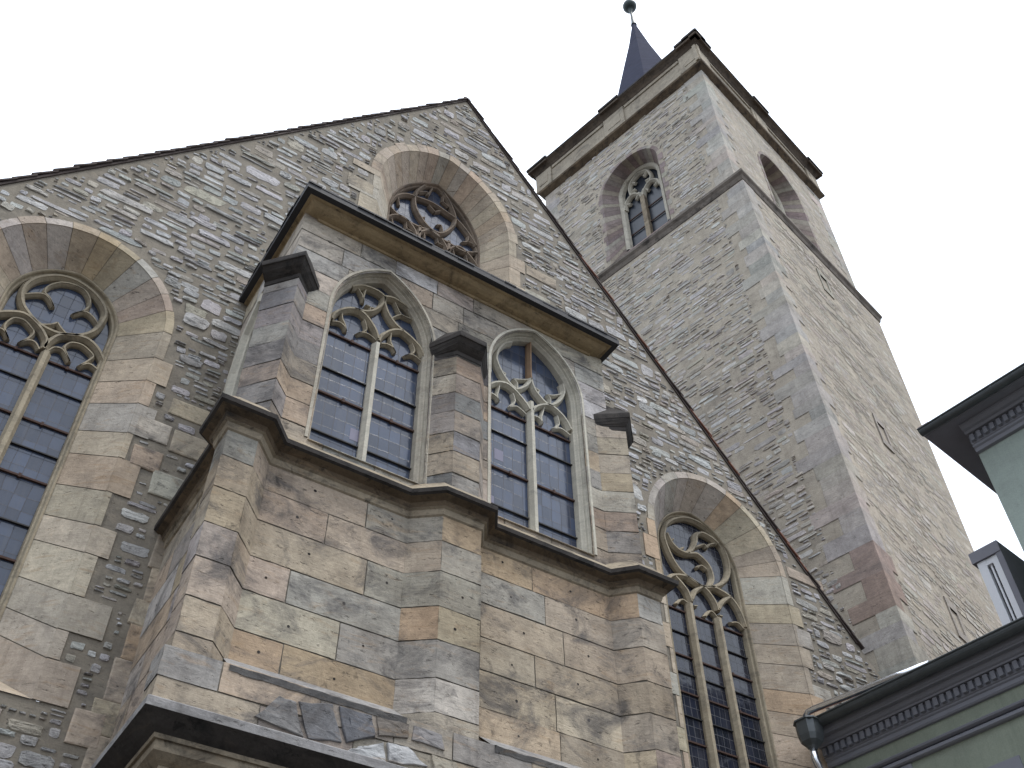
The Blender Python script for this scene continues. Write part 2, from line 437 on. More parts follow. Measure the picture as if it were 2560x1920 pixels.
TQ = [(0.43, 0.39, 0.33), (0.40, 0.375, 0.335), (0.45, 0.405, 0.335), (0.375, 0.358, 0.33), (0.43, 0.41, 0.37), (0.415, 0.385, 0.335)]
STRIPE = [(0.27, 0.21, 0.195), (0.37, 0.33, 0.26), (0.285, 0.225, 0.21), (0.33, 0.28, 0.25), (0.38, 0.35, 0.29), (0.25, 0.195, 0.185)]

def rubble(mb, P, U, V, ok, r, h=(0.10, 0.24), aspect=(1.6, 4.2), gap=(0.010, 0.035), relief=(0.012, 0.045), pal=RUB, wave=0.05, drop=0.04, mort=(0.25, 0.225, 0.185), big=0.12, fill=0.0, flat=False):
    """individual fieldstones laid in wavering courses over a wall patch; P(u,v,d) gives the 3-D point d in front of it"""
    ph = [(r.uniform(0.3, 1.1), r.uniform(0, 6), r.uniform(0.4, 1)) for _ in range(4)]
    def wv(u, v): return wave * sum(a * math.sin(u * k + f + v * 0.9) for k, f, a in ph)
    occ = set()
    def cells(su, sv, sl, sh):
        w_ = wv(su + sl / 2, sv + sh / 2)
        return [(i, j) for i in range(int(su / 0.035), int((su + sl) / 0.035) + 1) for j in range(int((sv + w_ + 9) / 0.035), int((sv + w_ + sh + 9) / 0.035) + 1)]
    def stone(su, sv, sl, sh):
        if sl < 0.06 or sh < 0.03: return False
        g = min(r.uniform(*gap), sh * 0.22)
        w0 = wv(su + sl / 2, sv + sh / 2)
        for a, b in ((su + g, sv + g), (su + sl - g, sv + g), (su + sl - g, sv + sh - g), (su + g, sv + sh - g), (su + sl / 2, sv + sh / 2)):
            if not ok(a, b + w0): return False
        occ.update(cells(su, sv, sl, sh))
        a, b = sl / 2 - g, sh / 2 - g
        cu, cv = su + sl / 2, sv + sh / 2 + w0
        # irregular angular outline: a knocked-about quadrilateral with chipped corners
        q = [(-a, -b), (a, -b), (a, b), (-a, b)]
        q = [(x * r.uniform(0.78, 1.04), y * r.uniform(0.72, 1.04)) for x, y in q]
        ring = []
        for i in range(4):
            p0, p1 = q[i], q[(i + 1) % 4]
            nseg = 3 if i % 2 == 0 and sl > 0.16 else 2
            ch = r.uniform(0.06, 0.28)
            for k in range(nseg):
                t = ch if k == 0 else (k / nseg if nseg == 2 else (0.42 if k == 1 else 0.74)) + r.uniform(-0.06, 0.06)
                jx, jy = r.uniform(-0.05, 0.05) * a, r.uniform(-0.13, 0.13) * b
                ring.append((p0[0] + (p1[0] - p0[0]) * t + jx, p0[1] + (p1[1] - p0[1]) * t + jy))
            t = 1 - r.uniform(0.05, 0.22)
            ring.append((p0[0] + (p1[0] - p0[0]) * t, p0[1] + (p1[1] - p0[1]) * t + r.uniform(-0.06, 0.06) * b))
        d = r.uniform(*relief)
        tx, tz = r.uniform(-0.35, 0.35) * d / a, r.uniform(-0.35, 0.35) * d / b
        c = jit(r.choice(pal), 0.16, r)
        ce = tuple(0.5 * x + 0.5 * m for x, m in zip(c, mort))
        def ht(x, y, dd, e): return 0.003 if flat else max(0.002, dd + x * tx + y * tz + r.uniform(-e, e) * d)
        R0 = [P(cu + x, cv + y, 0.001 if flat else -0.006) for x, y in ring]
        s1 = 1 - min(0.3, r.uniform(0.004, 0.014) / max(b, 0.02))
        R1 = [P(cu + x * (1 - (1 - s1) * 0.5), cv + y * s1, ht(x, y, d * 0.8, 0.15)) for x, y in ring]
        R2 = [P(cu + x * 0.62 + r.uniform(-0.1, 0.1) * a, cv + y * 0.5, ht(x * 0.6, y * 0.5, d, 0.3)) for x, y in ring]
        mb.grid([R0, R1], ce, 0, False, closed=True)
        mb.grid([R1, R2], c, 0, False, closed=True)
        mb.face(R2, c, 0, False)
        return True
    def place(su, sv, sl, sh):
        if r.random() < drop: return
        if stone(su, sv, sl, sh): return
        if sl > 0.2:
            for q in (0, 0.5):
                if not stone(su + sl * q, sv, sl * 0.5, sh):
                    for q2 in (0, 0.25):
                        for q3 in (0, 0.5): stone(su + sl * (q + q2), sv + sh * q3, sl * 0.25, sh * 0.5)
    v = 0.0
    while v < V:
        hh = r.uniform(*h) * r.choice((1, 1, 0.75, 1.2)); u = -r.uniform(0, 0.4)
        while u < U:
            if r.random() < big:
                L = r.uniform(0.4, 0.75); n = 1; hs = hh * r.uniform(1.0, 1.35)
            else:
                L = max(0.1, min(hh * r.uniform(*aspect) * r.choice((1, 1, 0.6)), 0.62)); hs = hh * r.uniform(0.85, 1.08)
            dv = r.uniform(-0.16, 0.16) * hh
            k = r.random()
            if hs > 0.13 and k < 0.4:
                f = r.uniform(0.35, 0.65); L2 = L * r.uniform(0.4, 0.65)
                place(u, v + dv, L, hs * f)
                if r.random() < 0.6 and L > 0.25: place(u, v + dv + hs * f, L2, hs * (1 - f)); place(u + L2, v + dv + hs * f, L - L2, hs * (1 - f))
                else: place(u, v + dv + hs * f, L, hs * (1 - f))
            else: place(u, v + dv, L, hs)
            u += L
        v += hh
    if fill:
        v = 0.0
        while v < V:
            u = r.uniform(0, 0.05)
            while u < U:
                for sl, sh in ((0.34, 0.16), (0.24, 0.12), (0.16, 0.09), (0.11, 0.06)):
                    sl *= r.uniform(0.85, 1.15); sh *= r.uniform(0.85, 1.15)
                    if not any(c in occ for c in cells(u, v, sl, sh)) and r.random() < fill and stone(u, v, sl, sh): break
                u += 0.07
            v += 0.06

def ashlar(poly, segmb, heights, z0, r, pal=TAN, gap=0.005, blen=(0.42, 0.95), openings={}, back='joint', W=ID, colour=None, holes=None):
    """courses of dressed blocks wrapped round a plan polyline; segmb[j] = mesh builder of segment j (stone material 0, joint material 1)"""
    z = z0
    prev = None
    for ci, h in enumerate(heights):
        off = r.uniform(-0.003, 0.003)
        N = normals2(poly)
        Pf = [(p[0] + q[0] * off, p[1] + q[1] * off) for p, q in zip(poly, N)]
        Pb = [(p[0] + q[0] * (off - 0.010), p[1] + q[1] * (off - 0.010)) for p, q in zip(poly, N)]
        last = None
        for j in range(len(poly) - 1):
            A, B = Pf[j], Pf[j + 1]; Ab, Bb = Pb[j], Pb[j + 1]
            L = math.dist(A, B)
            cuts = [0.0]
            if L > 0.8:
                cuts.append(r.uniform(0.25, blen[1]))
                while L - cuts[-1] > blen[1] * 1.15: cuts.append(cuts[-1] + r.uniform(*blen))
                if L - cuts[-1] < 0.16: cuts.pop()
            cuts.append(L)
            hole = openings.get(j, [])
            mb = segmb[j]
            for k in range(len(cuts) - 1):
                c = jit(r.choice(pal), 0.13, r)
                if k == 0 and last is not None and r.random() < 0.55: c = last
                if colour: c = colour(j, ci, k, c)
                a0 = cuts[k] + (gap if k > 0 else 0); a1 = cuts[k + 1] - (gap if k < len(cuts) - 2 else 0)
                w = [r.uniform(-0.004, 0.004) for _ in range(4)]
                rect = [(a0, z + gap + w[0]), (a1, z + gap + w[1]), (a1, z + h - gap + w[2]), (a0, z + h - gap + w[3])]
                rr_ = []
                for q in range(4):
                    pa, pb = rect[q], rect[(q + 1) % 4]
                    nn_ = 5 if q % 2 == 0 else 3
                    for t in range(nn_):
                        f_ = t / nn_; e_ = 0.0 if t == 0 else r.uniform(-0.0035, 0.0035)
                        rr_.append((pa[0] + (pb[0] - pa[0]) * f_ + (e_ if q % 2 else 0), pa[1] + (pb[1] - pa[1]) * f_ + (0 if q % 2 else e_)))
                ps = [rr_]
                for H in hole: ps = [q for p in ps for q in subtract_convex(p, H) if area(q) > 1e-5]
                for p in ps: mb.face([W(A[0] + (B[0] - A[0]) * s / L, A[1] + (B[1] - A[1]) * s / L, zz) for s, zz in p], c, 0)
                if holes is not None and not hole and L > 0.35 and (a1 - a0) > 0.3 and r.random() < holes:  # tong holes as flat dark discs, their inner shade put into the colour
                    s = (a0 + a1) / 2 + r.uniform(-0.05, 0.05); zz = z + h * r.uniform(0.45, 0.6); q = r.uniform(0.010, 0.016)
                    n_ = (-(Bb[0] - A[0]), 0)
                    ux, uy = (B[0] - A[0]) / L, (B[1] - A[1]) / L
                    mb.face([W(A[0] + ux * (s + q * math.cos(t)) + uy * 0.0015, A[1] + uy * (s + q * math.cos(t)) - ux * 0.0015, zz + q * math.sin(t)) for t in [i * math.pi / 4 for i in range(8)]], (0.035, 0.03, 0.027), 0)
                last = c
            Lb = math.dist(Ab, Bb)
            ps = [[(0, z), (Lb, z), (Lb, z + h), (0, z + h)]]
            for H in hole: ps = [q for p in ps for q in subtract_convex(p, H) if area(q) > 1e-5]
            for p in ps: mb.face([W(Ab[0] + (Bb[0] - Ab[0]) * s / Lb, Ab[1] + (Bb[1] - Ab[1]) * s / Lb, zz) for s, zz in p], (1, 1, 1), 1)
        z += h
    return z

def surround(mb, W, outer, inner, zb, zbi, yi, r, e=0.27, pal=SURR, course=(0.28, 0.46), quoin=(0.2, 0.55), nv=8, proud=0.015, gap=0.006, stripes=False):
    """dressed window surround: face blocks and splayed reveal. outer/inner = (xl,xr,zs,h)"""
    n = 4
    def arc(o, grow): return arch_arc(o[0] - grow, o[1] + grow, o[2], o[3] + grow, 48)
    A, E, I = arc(outer, 0), arc(outer, e), arc(inner, 0)
    def at(L, k):
        x = k * (len(L) - 1); i = min(int(x), len(L) - 2); t = x - i
        return (L[i][0] + (L[i + 1][0] - L[i][0]) * t, L[i][1] + (L[i + 1][1] - L[i][1]) * t)
    def block(fa, fe, fi, k0, k1, c, em=0.0):
        ks = [k0 + (k1 - k0) * i / n for i in range(n + 1)]
        a = [fa(k) for k in ks]; b = [fe(k) for k in ks]; d = [fi(k) for k in ks]
        mb.grid([[W(p[0], -proud + 0.02, p[1]) for p in b], [W(p[0], -proud, p[1]) for p in b], [W(p[0] * 0.985 + q[0] * 0.015, -proud, p[1] * 0.985 + q[1] * 0.015) for p, q in zip(a, b)], [W(p[0], -proud + 0.01, p[1]) for p in a], [W(p[0], yi, p[1]) for p in d]], c, 0)
    rects = []
    for side in (0, 1):
        # voussoirs
        cuts = [0.0]
        while cuts[-1] < 1 - 0.6 / nv: cuts.append(cuts[-1] + r.uniform(0.75, 1.25) / nv)
        cuts[-1] = 1.0
        aL, eL, iL = A[side], E[side], I[side]
        for k0, k1 in zip(cuts, cuts[1:]):
            c = jit(r.choice(pal), 0.12, r)
            if stripes: c = jit(pal[(cuts.index(k0)) % len(pal)], 0.08, r)
            g = gap / (outer[1] - outer[0]) * 0.9
            ee = r.uniform(0.75, 1.0)
            block(lambda k: at(aL, k), lambda k: tuple(p * (1 - ee) + q * ee for p, q in zip(at(aL, k), at(eL, k))), lambda k: at(iL, k), k0 + g, k1 - g, c)
        # jambs
        xo = outer[side]; xi = inner[side]; sg = -1 if side == 0 else 1
        z = zb; i = 0
        while z < outer[2] - 0.05:
            h = min(r.uniform(*course), outer[2] - z)
            if outer[2] - z - h < 0.15: h = outer[2] - z
            q = r.uniform(quoin[0], (quoin[0] + quoin[1]) / 2) if i % 2 else r.uniform((quoin[0] + quoin[1]) / 2, quoin[1])
            c = jit(r.choice(pal), 0.12, r)
            if stripes: c = jit(pal[i % len(pal)], 0.08, r)
            fz = (inner[2] - zbi) / (outer[2] - zb)
            block(lambda k: (xo, k), lambda k: (xo + sg * q, k), lambda k: (xi, zbi + (k - zb) * fz), z + gap, z + h - gap, c)
            rects.append((min(xo, xo + sg * q), z, max(xo, xo + sg * q), z + h))
            z += h; i += 1
    # mortar behind the blocks
    def path(o, g, b): return arch_path(o[0] - g, o[1] + g, o[2], o[3] + g, b, 24)
    pa, pi_, pe = path(outer, 0.012, zb), path(inner, 0.012, zbi), path(outer, e * 0.8, zb)
    mb.grid([[W(p[0], -0.004, p[1]) for p in pe], [W(p[0], -0.004, p[1]) for p in pa], [W(p[0], yi, p[1]) for p in pi_]], (1, 1, 1), 1)
    # sill
    mb.face([W(outer[0], -proud, zb), W(outer[1], -proud, zb), W(inner[1], yi, zbi), W(inner[0], yi, zbi)], jit(pal[0], 0.1, r), 0)
    return rects

FRAME = [(-0.012, -0.02), (0.006, -0.028), (0.016, -0.015), (0.022, 0.02), (0.032, 0.03), (0.042, 0.032), (0.05, 0.06), (0.056, 0.12)]
TRACERY = {
 'BL': [
  ('m', [[2.376,10.21],[2.39,10.294],[2.439,10.389],[2.519,10.477],[2.612,10.533],[2.687,10.541],[2.766,10.5],[2.841,10.42],[2.9,10.331],[2.935,10.228]]),
  ('m', [[2.612,10.533],[2.678,10.547],[2.758,10.583],[2.836,10.652],[2.911,10.774],[2.945,10.87],[2.95,10.972]]),
  ('m', [[2.541,10.876],[2.65,10.974],[2.759,11.009],[2.863,11.012],[2.949,10.978]]),
  ('m', [[2.949,10.978],[3.047,11.019],[3.136,11.011],[3.246,10.973],[3.361,10.864]]),
  ('m', [[2.95,10.972],[2.958,10.878],[2.982,10.797],[3.03,10.696],[3.116,10.597],[3.215,10.543],[3.305,10.506],[3.396,10.446],[3.461,10.382],[3.506,10.273]]),
  ('m', [[2.946,10.2],[2.971,10.295],[3.029,10.401],[3.107,10.486],[3.19,10.533],[3.224,10.537]]),
  ('c', [[2.386,10.194],[2.466,10.235],[2.534,10.21],[2.565,10.146]]),
  ('c', [[2.565,10.146],[2.539,10.236],[2.502,10.304],[2.483,10.395]]),
  ('c', [[2.754,10.456],[2.79,10.352],[2.78,10.283],[2.695,10.189]]),
  ('c', [[2.695,10.189],[2.775,10.251],[2.858,10.247],[2.924,10.209]]),
  ('c', [[2.983,10.201],[3.06,10.238],[3.128,10.223],[3.167,10.163]]),
  ('c', [[3.167,10.163],[3.123,10.243],[3.091,10.314],[3.09,10.44]]),
  ('c', [[3.357,10.434],[3.394,10.341],[3.372,10.271],[3.284,10.184]]),
  ('c', [[3.284,10.184],[3.374,10.249],[3.453,10.229],[3.511,10.186]]),
  ('c', [[2.629,10.925],[2.69,10.832],[2.713,10.738]]),
  ('c', [[2.713,10.738],[2.706,10.843],[2.719,10.975]]),
  ('c', [[2.804,10.631],[2.796,10.71],[2.745,10.711]]),
  ('c', [[2.745,10.711],[2.814,10.709],[2.888,10.735]]),
  ('c', [[3.058,10.667],[3.136,10.778],[3.19,10.831]]),
  ('c', [[3.19,10.831],[3.155,10.876],[3.093,10.994]]),
  ('c', [[3.19,10.831],[3.256,10.832],[3.336,10.835]]),
 ],
 'BR': [
  ('m', [[4.359,10.243],[4.384,10.324],[4.453,10.401],[4.544,10.453],[4.635,10.468],[4.726,10.427],[4.816,10.354],[4.886,10.283],[4.935,10.214]]),
  ('m', [[4.697,11.264],[4.59,11.171],[4.506,11.012],[4.474,10.849],[4.494,10.745],[4.545,10.635],[4.615,10.537],[4.696,10.471],[4.747,10.451]]),
  ('m', [[4.747,10.451],[4.809,10.498],[4.894,10.597],[4.949,10.692],[4.972,10.769]]),
  ('b', [[4.976,11.424],[4.965,10.881],[4.972,10.769]]),
  ('m', [[4.972,10.769],[4.99,10.664],[5.039,10.566],[5.12,10.487],[5.191,10.446],[5.286,10.442],[5.389,10.387],[5.468,10.308],[5.525,10.193]]),
  ('m', [[4.976,10.224],[5.019,10.302],[5.094,10.374],[5.191,10.433],[5.275,10.442]]),
  ('m', [[5.202,10.439],[5.288,10.493],[5.38,10.606],[5.44,10.728],[5.463,10.831],[5.442,10.935]]),
  ('c', [[4.36,10.195],[4.433,10.219],[4.493,10.198],[4.522,10.149]]),
  ('c', [[4.522,10.149],[4.498,10.225],[4.513,10.306],[4.528,10.425]]),
  ('c', [[4.715,10.383],[4.743,10.265],[4.681,10.147]]),
  ('c', [[4.671,10.135],[4.762,10.191],[4.832,10.17],[4.892,10.131]]),
  ('c', [[4.984,10.157],[5.056,10.177],[5.106,10.151],[5.13,10.104]]),
  ('c', [[5.13,10.104],[5.113,10.19],[5.132,10.273],[5.163,10.399]]),
  ('c', [[5.35,10.354],[5.368,10.218],[5.295,10.12]]),
  ('c', [[5.295,10.114],[5.386,10.162],[5.458,10.146],[5.52,10.118]]),
  ('c', [[4.525,10.673],[4.586,10.671],[4.617,10.664]]),
  ('c', [[4.617,10.664],[4.585,10.595]]),
  ('c', [[4.951,10.756],[4.813,10.677],[4.729,10.641]]),
  ('c', [[4.729,10.641],[4.78,10.595],[4.778,10.493]]),
  ('c', [[5.011,10.677],[5.063,10.655],[5.1,10.651]]),
  ('c', [[5.1,10.651],[5.07,10.559]]),
  ('c', [[5.444,10.781],[5.309,10.68],[5.222,10.644]]),
  ('c', [[5.222,10.644],[5.261,10.59],[5.251,10.485]]),
 ],
 'LW': [
  ('m', [[-0.367,11.143],[-0.474,11.024],[-0.534,10.864],[-0.527,10.705],[-0.468,10.567],[-0.377,10.469],[-0.274,10.395],[-0.163,10.357],[-0.022,10.354],[0.124,10.407],[0.239,10.503],[0.317,10.632],[0.348,10.782],[0.346,10.945],[0.266,11.077],[0.154,11.171],[0.018,11.232],[-0.127,11.252],[-0.264,11.216],[-0.367,11.143]]),
  ('m', [[-0.746,10.134],[-0.704,10.23],[-0.637,10.313],[-0.536,10.387],[-0.434,10.431],[-0.34,10.415],[-0.241,10.354],[-0.159,10.282],[-0.094,10.185],[-0.083,10.072]]),
  ('m', [[-0.09,10.06],[-0.07,10.186],[-0.012,10.321],[0.086,10.398],[0.177,10.433],[0.288,10.44],[0.397,10.383],[0.487,10.283],[0.543,10.195]]),
  ('c', [[-0.511,10.732],[-0.409,10.819],[-0.329,10.857],[-0.257,10.823],[-0.186,10.74]]),
  ('c', [[-0.186,10.74],[-0.257,10.84],[-0.334,10.904],[-0.313,11.036],[-0.223,11.15]]),
  ('c', [[-0.223,11.15],[-0.11,11.195],[0.03,11.189],[0.121,11.097],[0.153,10.984],[0.124,10.865],[0.033,10.747]]),
  ('c', [[0.033,10.747],[0.128,10.851],[0.228,10.834],[0.329,10.737]]),
  ('c', [[-0.074,10.524],[-0.016,10.467],[0.063,10.407]]),
  ('c', [[-0.074,10.524],[-0.133,10.454],[-0.241,10.385]]),
  ('c', [[-0.047,10.049],[-0.0,10.153],[0.083,10.174],[0.152,10.11],[0.2,10.05]]),
  ('c', [[0.2,10.05],[0.128,10.156],[0.096,10.228],[0.14,10.317],[0.243,10.349],[0.347,10.306],[0.405,10.249],[0.371,10.152],[0.312,10.042]]),
  ('c', [[0.312,10.042],[0.39,10.119],[0.478,10.096],[0.552,10.05]]),
  ('c', [[-0.611,10.07],[-0.569,10.112],[-0.509,10.105],[-0.445,10.026]]),
  ('c', [[-0.445,10.026],[-0.522,10.142],[-0.531,10.228],[-0.489,10.333],[-0.392,10.365],[-0.294,10.304],[-0.245,10.243],[-0.27,10.136],[-0.326,10.041]]),
  ('c', [[-0.326,10.041],[-0.253,10.116],[-0.185,10.114],[-0.124,10.046]]),
 ],
 'RW': [
  ('m', [[8.721,11.41],[8.669,11.207],[8.716,10.991],[8.804,10.796],[8.959,10.65],[9.264,10.562],[9.502,10.634],[9.744,10.804],[9.896,11.018],[9.934,11.292],[9.878,11.533],[9.773,11.655],[9.564,11.795],[9.355,11.83],[9.135,11.786],[8.926,11.663],[8.778,11.516],[8.721,11.41]]),
  ('m', [[8.737,11.316],[8.804,11.165],[8.932,11.081],[9.097,11.09],[9.273,11.152],[9.389,11.111],[9.496,11.016],[9.534,10.895],[9.531,10.779],[9.46,10.628]]),
  ('m', [[9.097,11.09],[9.223,11.221],[9.319,11.401],[9.355,11.539],[9.49,11.638],[9.679,11.615],[9.786,11.556]]),
  ('c', [[9.31,11.297],[9.494,11.434],[9.548,11.386]]),
  ('c', [[9.548,11.386],[9.633,11.492],[9.778,11.574]]),
  ('c', [[9.268,10.906],[9.365,10.983],[9.461,10.944]]),
  ('c', [[8.814,11.229],[8.872,11.274]]),
  ('c', [[8.979,11.12],[9.053,11.19]]),
  ('m', [[8.569,10.367],[8.7,10.52],[8.851,10.598],[9.034,10.623],[9.262,10.552]]),
  ('m', [[8.772,10.539],[8.868,10.465],[8.967,10.356],[9.016,10.193]]),
  ('m', [[9.034,10.235],[9.137,10.42],[9.284,10.56]]),
  ('m', [[9.304,10.558],[9.394,10.499],[9.489,10.369],[9.522,10.235]]),
  ('m', [[9.284,10.56],[9.502,10.634],[9.705,10.617],[9.84,10.574]]),
  ('m', [[9.548,10.262],[9.639,10.406],[9.795,10.557],[9.856,10.552],[9.953,10.43],[10.015,10.25],[10.028,10.127]]),
  ('c', [[8.743,10.073],[8.859,10.188],[8.989,10.146]]),
  ('c', [[9.132,10.182],[9.069,10.158]]),
  ('c', [[9.265,10.051],[9.392,10.187],[9.497,10.117]]),
  ('c', [[9.761,10.122],[9.894,10.17],[10.001,10.099]]),
  ('c', [[9.61,10.176],[9.549,10.172]]),
 ],
 'RO': [
  ('m', [[4.255,16.994],[4.127,16.706],[4.097,16.43],[4.144,16.174],[4.249,15.994],[4.365,15.872],[4.477,15.819],[4.632,15.857],[4.782,16.081],[4.886,16.355],[4.879,16.571],[4.788,16.824],[4.664,17.029],[4.526,17.172],[4.379,17.126],[4.255,16.994]]),
  ('m', [[3.666,15.975],[3.751,16.241],[3.923,16.446],[4.154,16.527],[4.439,16.588],[4.733,16.529],[4.931,16.465],[5.133,16.281],[5.318,16.017]]),
  ('m', [[3.659,15.874],[3.788,15.767],[3.957,15.738],[4.097,15.708],[4.265,15.724],[4.448,15.773],[4.638,15.711],[4.875,15.683],[5.082,15.676],[5.337,15.843]]),
  ('m', [[3.629,15.522],[3.749,15.688],[3.895,15.759],[4.036,15.707],[4.152,15.566],[4.191,15.414]]),
  ('m', [[4.19,15.436],[4.242,15.59],[4.402,15.761],[4.558,15.765],[4.705,15.623],[4.781,15.452]]),
  ('m', [[4.781,15.452],[4.846,15.615],[4.985,15.742],[5.146,15.678],[5.277,15.546],[5.358,15.424]]),
  ('c', [[4.173,16.744],[4.311,16.861],[4.348,16.79]]),
  ('c', [[4.348,16.79],[4.416,17.053]]),
  ('c', [[4.216,16.016],[4.321,16.1]]),
  ('c', [[4.378,16.513],[4.496,16.411]]),
  ('c', [[4.496,16.411],[4.603,16.523]]),
  ('c', [[3.793,16.3],[3.841,16.072]]),
  ('c', [[4.559,16.073],[4.637,16.111],[4.675,15.95]]),
  ('c', [[5.167,16.235],[5.154,16.058],[5.059,15.962]]),
  ('c', [[5.154,16.058],[5.268,16.05]]),
  ('c', [[4.33,15.658],[4.353,15.515]]),
  ('c', [[4.576,15.709],[4.597,15.587]]),
  ('c', [[4.597,15.587],[4.706,15.578]]),
  ('c', [[3.725,15.622],[3.765,15.492]]),
  ('c', [[3.989,15.717],[4.017,15.53]]),
  ('c', [[4.017,15.53],[4.138,15.533]]),
  ('c', [[4.877,15.638],[4.914,15.46]]),
  ('c', [[5.131,15.644],[5.166,15.487]]),
  ('c', [[5.166,15.487],[5.278,15.478]]),
  ('c', [[4.647,17.041],[4.64,16.829]]),
  ('c', [[4.64,16.829],[4.757,16.773]]),
 ],
}
# ================================================================== GROUND
g = MB()
g.grid([[ID(x, y, 0) for x in (-150, -40, 0, 40, 150)] for y in (-150, -40, 0, 40, 150)])
o = g.build('ground', 'paving'); o['kind'] = 'structure'
o['label'] = 'paved street ground below the church'

# ================================================================== CHURCH
FY = 8.5                                     # plane of the gable wall
church = thing('church', 'stone church with steep rubble gable, tracery windows and projecting choir oriel', 'church', (4.79, FY, 0))
AX, AZ, SL = 4.79, 19.92, 1.345              # gable apex and rake
WF = lambda x, y, z: Vector((x, FY + y, z))  # facade: x right, y inward
def rake(x): return AZ - SL * abs(x - AX)
XL, XR = -5.5, 13.6

WIN = {  # outer (xl,xr,zs,h), inner, zb, zbi, yi, extrados
 'LW': ((-1.11, 0.965, 10.62, 1.04), (-0.68, 0.53, 10.62, 0.72), 6.02, 6.35, 0.37, 0.11),
 'RW': ((8.13, 10.57, 11.0, 1.28), (8.5, 10.06, 11.0, 0.90), 4.6, 5.0, 0.38, 0.13),
 'RO': ((3.28, 5.70, 16.0, 1.46), (3.64, 5.36, 15.8, 1.37), 13.7, 14.1, 0.38, 0.20),
}
# gable wall: mortar bed with openings, fieldstones on it, dressed surrounds
gw = MB()
SUR = {}; jambs = []
for k, (ou, inn, zb, zbi, yi, e) in WIN.items():
    SUR[k] = MB()
    jambs += surround(SUR[k], WF, ou, inn, zb, zbi, yi, random.Random({'LW': 3, 'RW': 8, 'RO': 11}[k]), e=e, nv={'LW': 6, 'RW': 6, 'RO': 9}[k], quoin={'LW': (0.03, 0.40), 'RW': (0.04, 0.26), 'RO': (0.1, 0.5)}[k], gap=0.005)
holes = []
for k, (ou, inn, zb, zbi, yi, e) in WIN.items():
    holes.append([WF(x, 0, z) for x, z in arch_path(ou[0] - e * 0.6, ou[1] + e * 0.6, ou[2], ou[3] + e * 0.6, zb - 0.0, 14)])
outl = [WF(XL, 0, 0), WF(XR, 0, 0), WF(XR, 0, rake(XR)), WF(AX, 0, AZ), WF(XL, 0, rake(XL))]
gw.poly([outl] + holes, (1, 1, 1), 1)
excl = [arch_path(ou[0] - e * 0.86, ou[1] + e * 0.86, ou[2], ou[3] + e * 0.86, zb - 0.1, 10) for ou, inn, zb, zbi, yi, e in WIN.values()]
bay_excl = [(1.72, 0), (1.72, 8.0), (1.85, 8.2), (1.85, 13.3), (5.9, 13.3), (6.1, 8.0), (6.1, 0)]
excl.append(bay_excl)
# quoin strips and sundry dressed blocks bedded in the rubble
dress = []
r2 = random.Random(21)
z = 5.2
while z < 8.3:
    h = r2.uniform(0.27, 0.44); w = r2.uniform(0.06, 0.26)
    dress.append((1.66 - w, z, 1.75, z + h)); z += h
for (x, z, w, h) in ((1.02, 9.05, 0.36, 0.27), (1.42, 9.0, 0.40, 0.30), (1.30, 9.5, 0.5, 0.22), (1.08, 8.66, 0.3, 0.26), (1.34, 8.40, 0.4, 0.3), (2.6, 14.4, 0.55, 0.22), (2.75, 15.25, 0.45, 0.3), (6.05, 15.3, 0.6, 0.25), (6.0, 14.6, 0.5, 0.3), (6.3, 13.2, 0.8, 0.28), (10.75, 11.05, 0.75, 0.2), (10.6, 9.8, 0.3, 0.3), (10.62, 8.9, 0.4, 0.3), (7.2, 12.6, 0.5, 0.2), (6.25, 12.0, 0.3, 0.25), (1.32, 5.75, 0.26, 0.3)):
    dress.append((x, z, x + w, z + h))
for (x0, z0, x1, z1) in dress:
    d = r2.uniform(0.012, 0.022); c = jit(r2.choice(SURR), 0.14, r2); b = 0.012
    p = [(x0 + r2.uniform(-.01, .01), z0 + r2.uniform(-.01, .01)), (x1, z0 + r2.uniform(-.01, .01)), (x1, z1 + r2.uniform(-.01, .01)), (x0 + r2.uniform(-.01, .01), z1)]
    cx, cz = (x0 + x1) / 2, (z0 + z1) / 2
    rows = [[WF(x, 0.01, zz) for x, zz in p], [WF(x, -d * 0.7, zz) for x, zz in p], [WF(x + b * (1 if x < cx else -1), -d, zz + b * (1 if zz < cz else -1)) for x, zz in p]]
    gw.grid(rows, c, 2, closed=True); gw.face(rows[2], c, 2)
def okf(x, z):
    if z > rake(x) - 0.06: return False
    if any(in_poly(x, z, P) for P in excl): return False
    if any(a - 0.015 < x < c + 0.015 and b - 0.01 < z < d + 0.01 for a, b, c, d in jambs): return False
    return not any(a - 0.02 < x < c + 0.02 and b - 0.02 < z < d + 0.02 for a, b, c, d in dress)
U0, V0 = -3.0, 3.6
rubble(gw, lambda u, v, d: WF(U0 + u, -d, V0 + v), 16.3, 16.6, lambda u, v: okf(U0 + u, V0 + v), random.Random(5), h=(0.09, 0.25), aspect=(1.4, 3.4), gap=(0.004, 0.018), relief=(0.004, 0.022), wave=0.04, drop=0.05, fill=0.8)
gable = gw.build('gable_wall', ['rubble', 'mortar', 'ashlar'], church)

def glass_face(mb, W, o, zb, y):
    mb.poly([[W(x, y, z) for x, z in arch_path(o[0], o[1], o[2], o[3], zb, 14)]])

def saddle(W, parent, x0, x1, zs, y):
    for i, z in enumerate(zs):
        b = MB()
        thick = 0.011 if i % 2 == 0 else 0.007
        b.box(W, (x0, y - 0.02, z - thick), (x1, y + 0.008, z + thick))
        if i % 2 == 0:
            for q in (0.27, 0.75):
                x = x0 + (x1 - x0) * q
                b.box(W, (x - 0.014, y - 0.028, z - 0.024), (x + 0.014, y + 0.005, z + 0.022))
        b.build('saddle_bar', 'rust' if i % 2 == 0 else 'iron', parent)

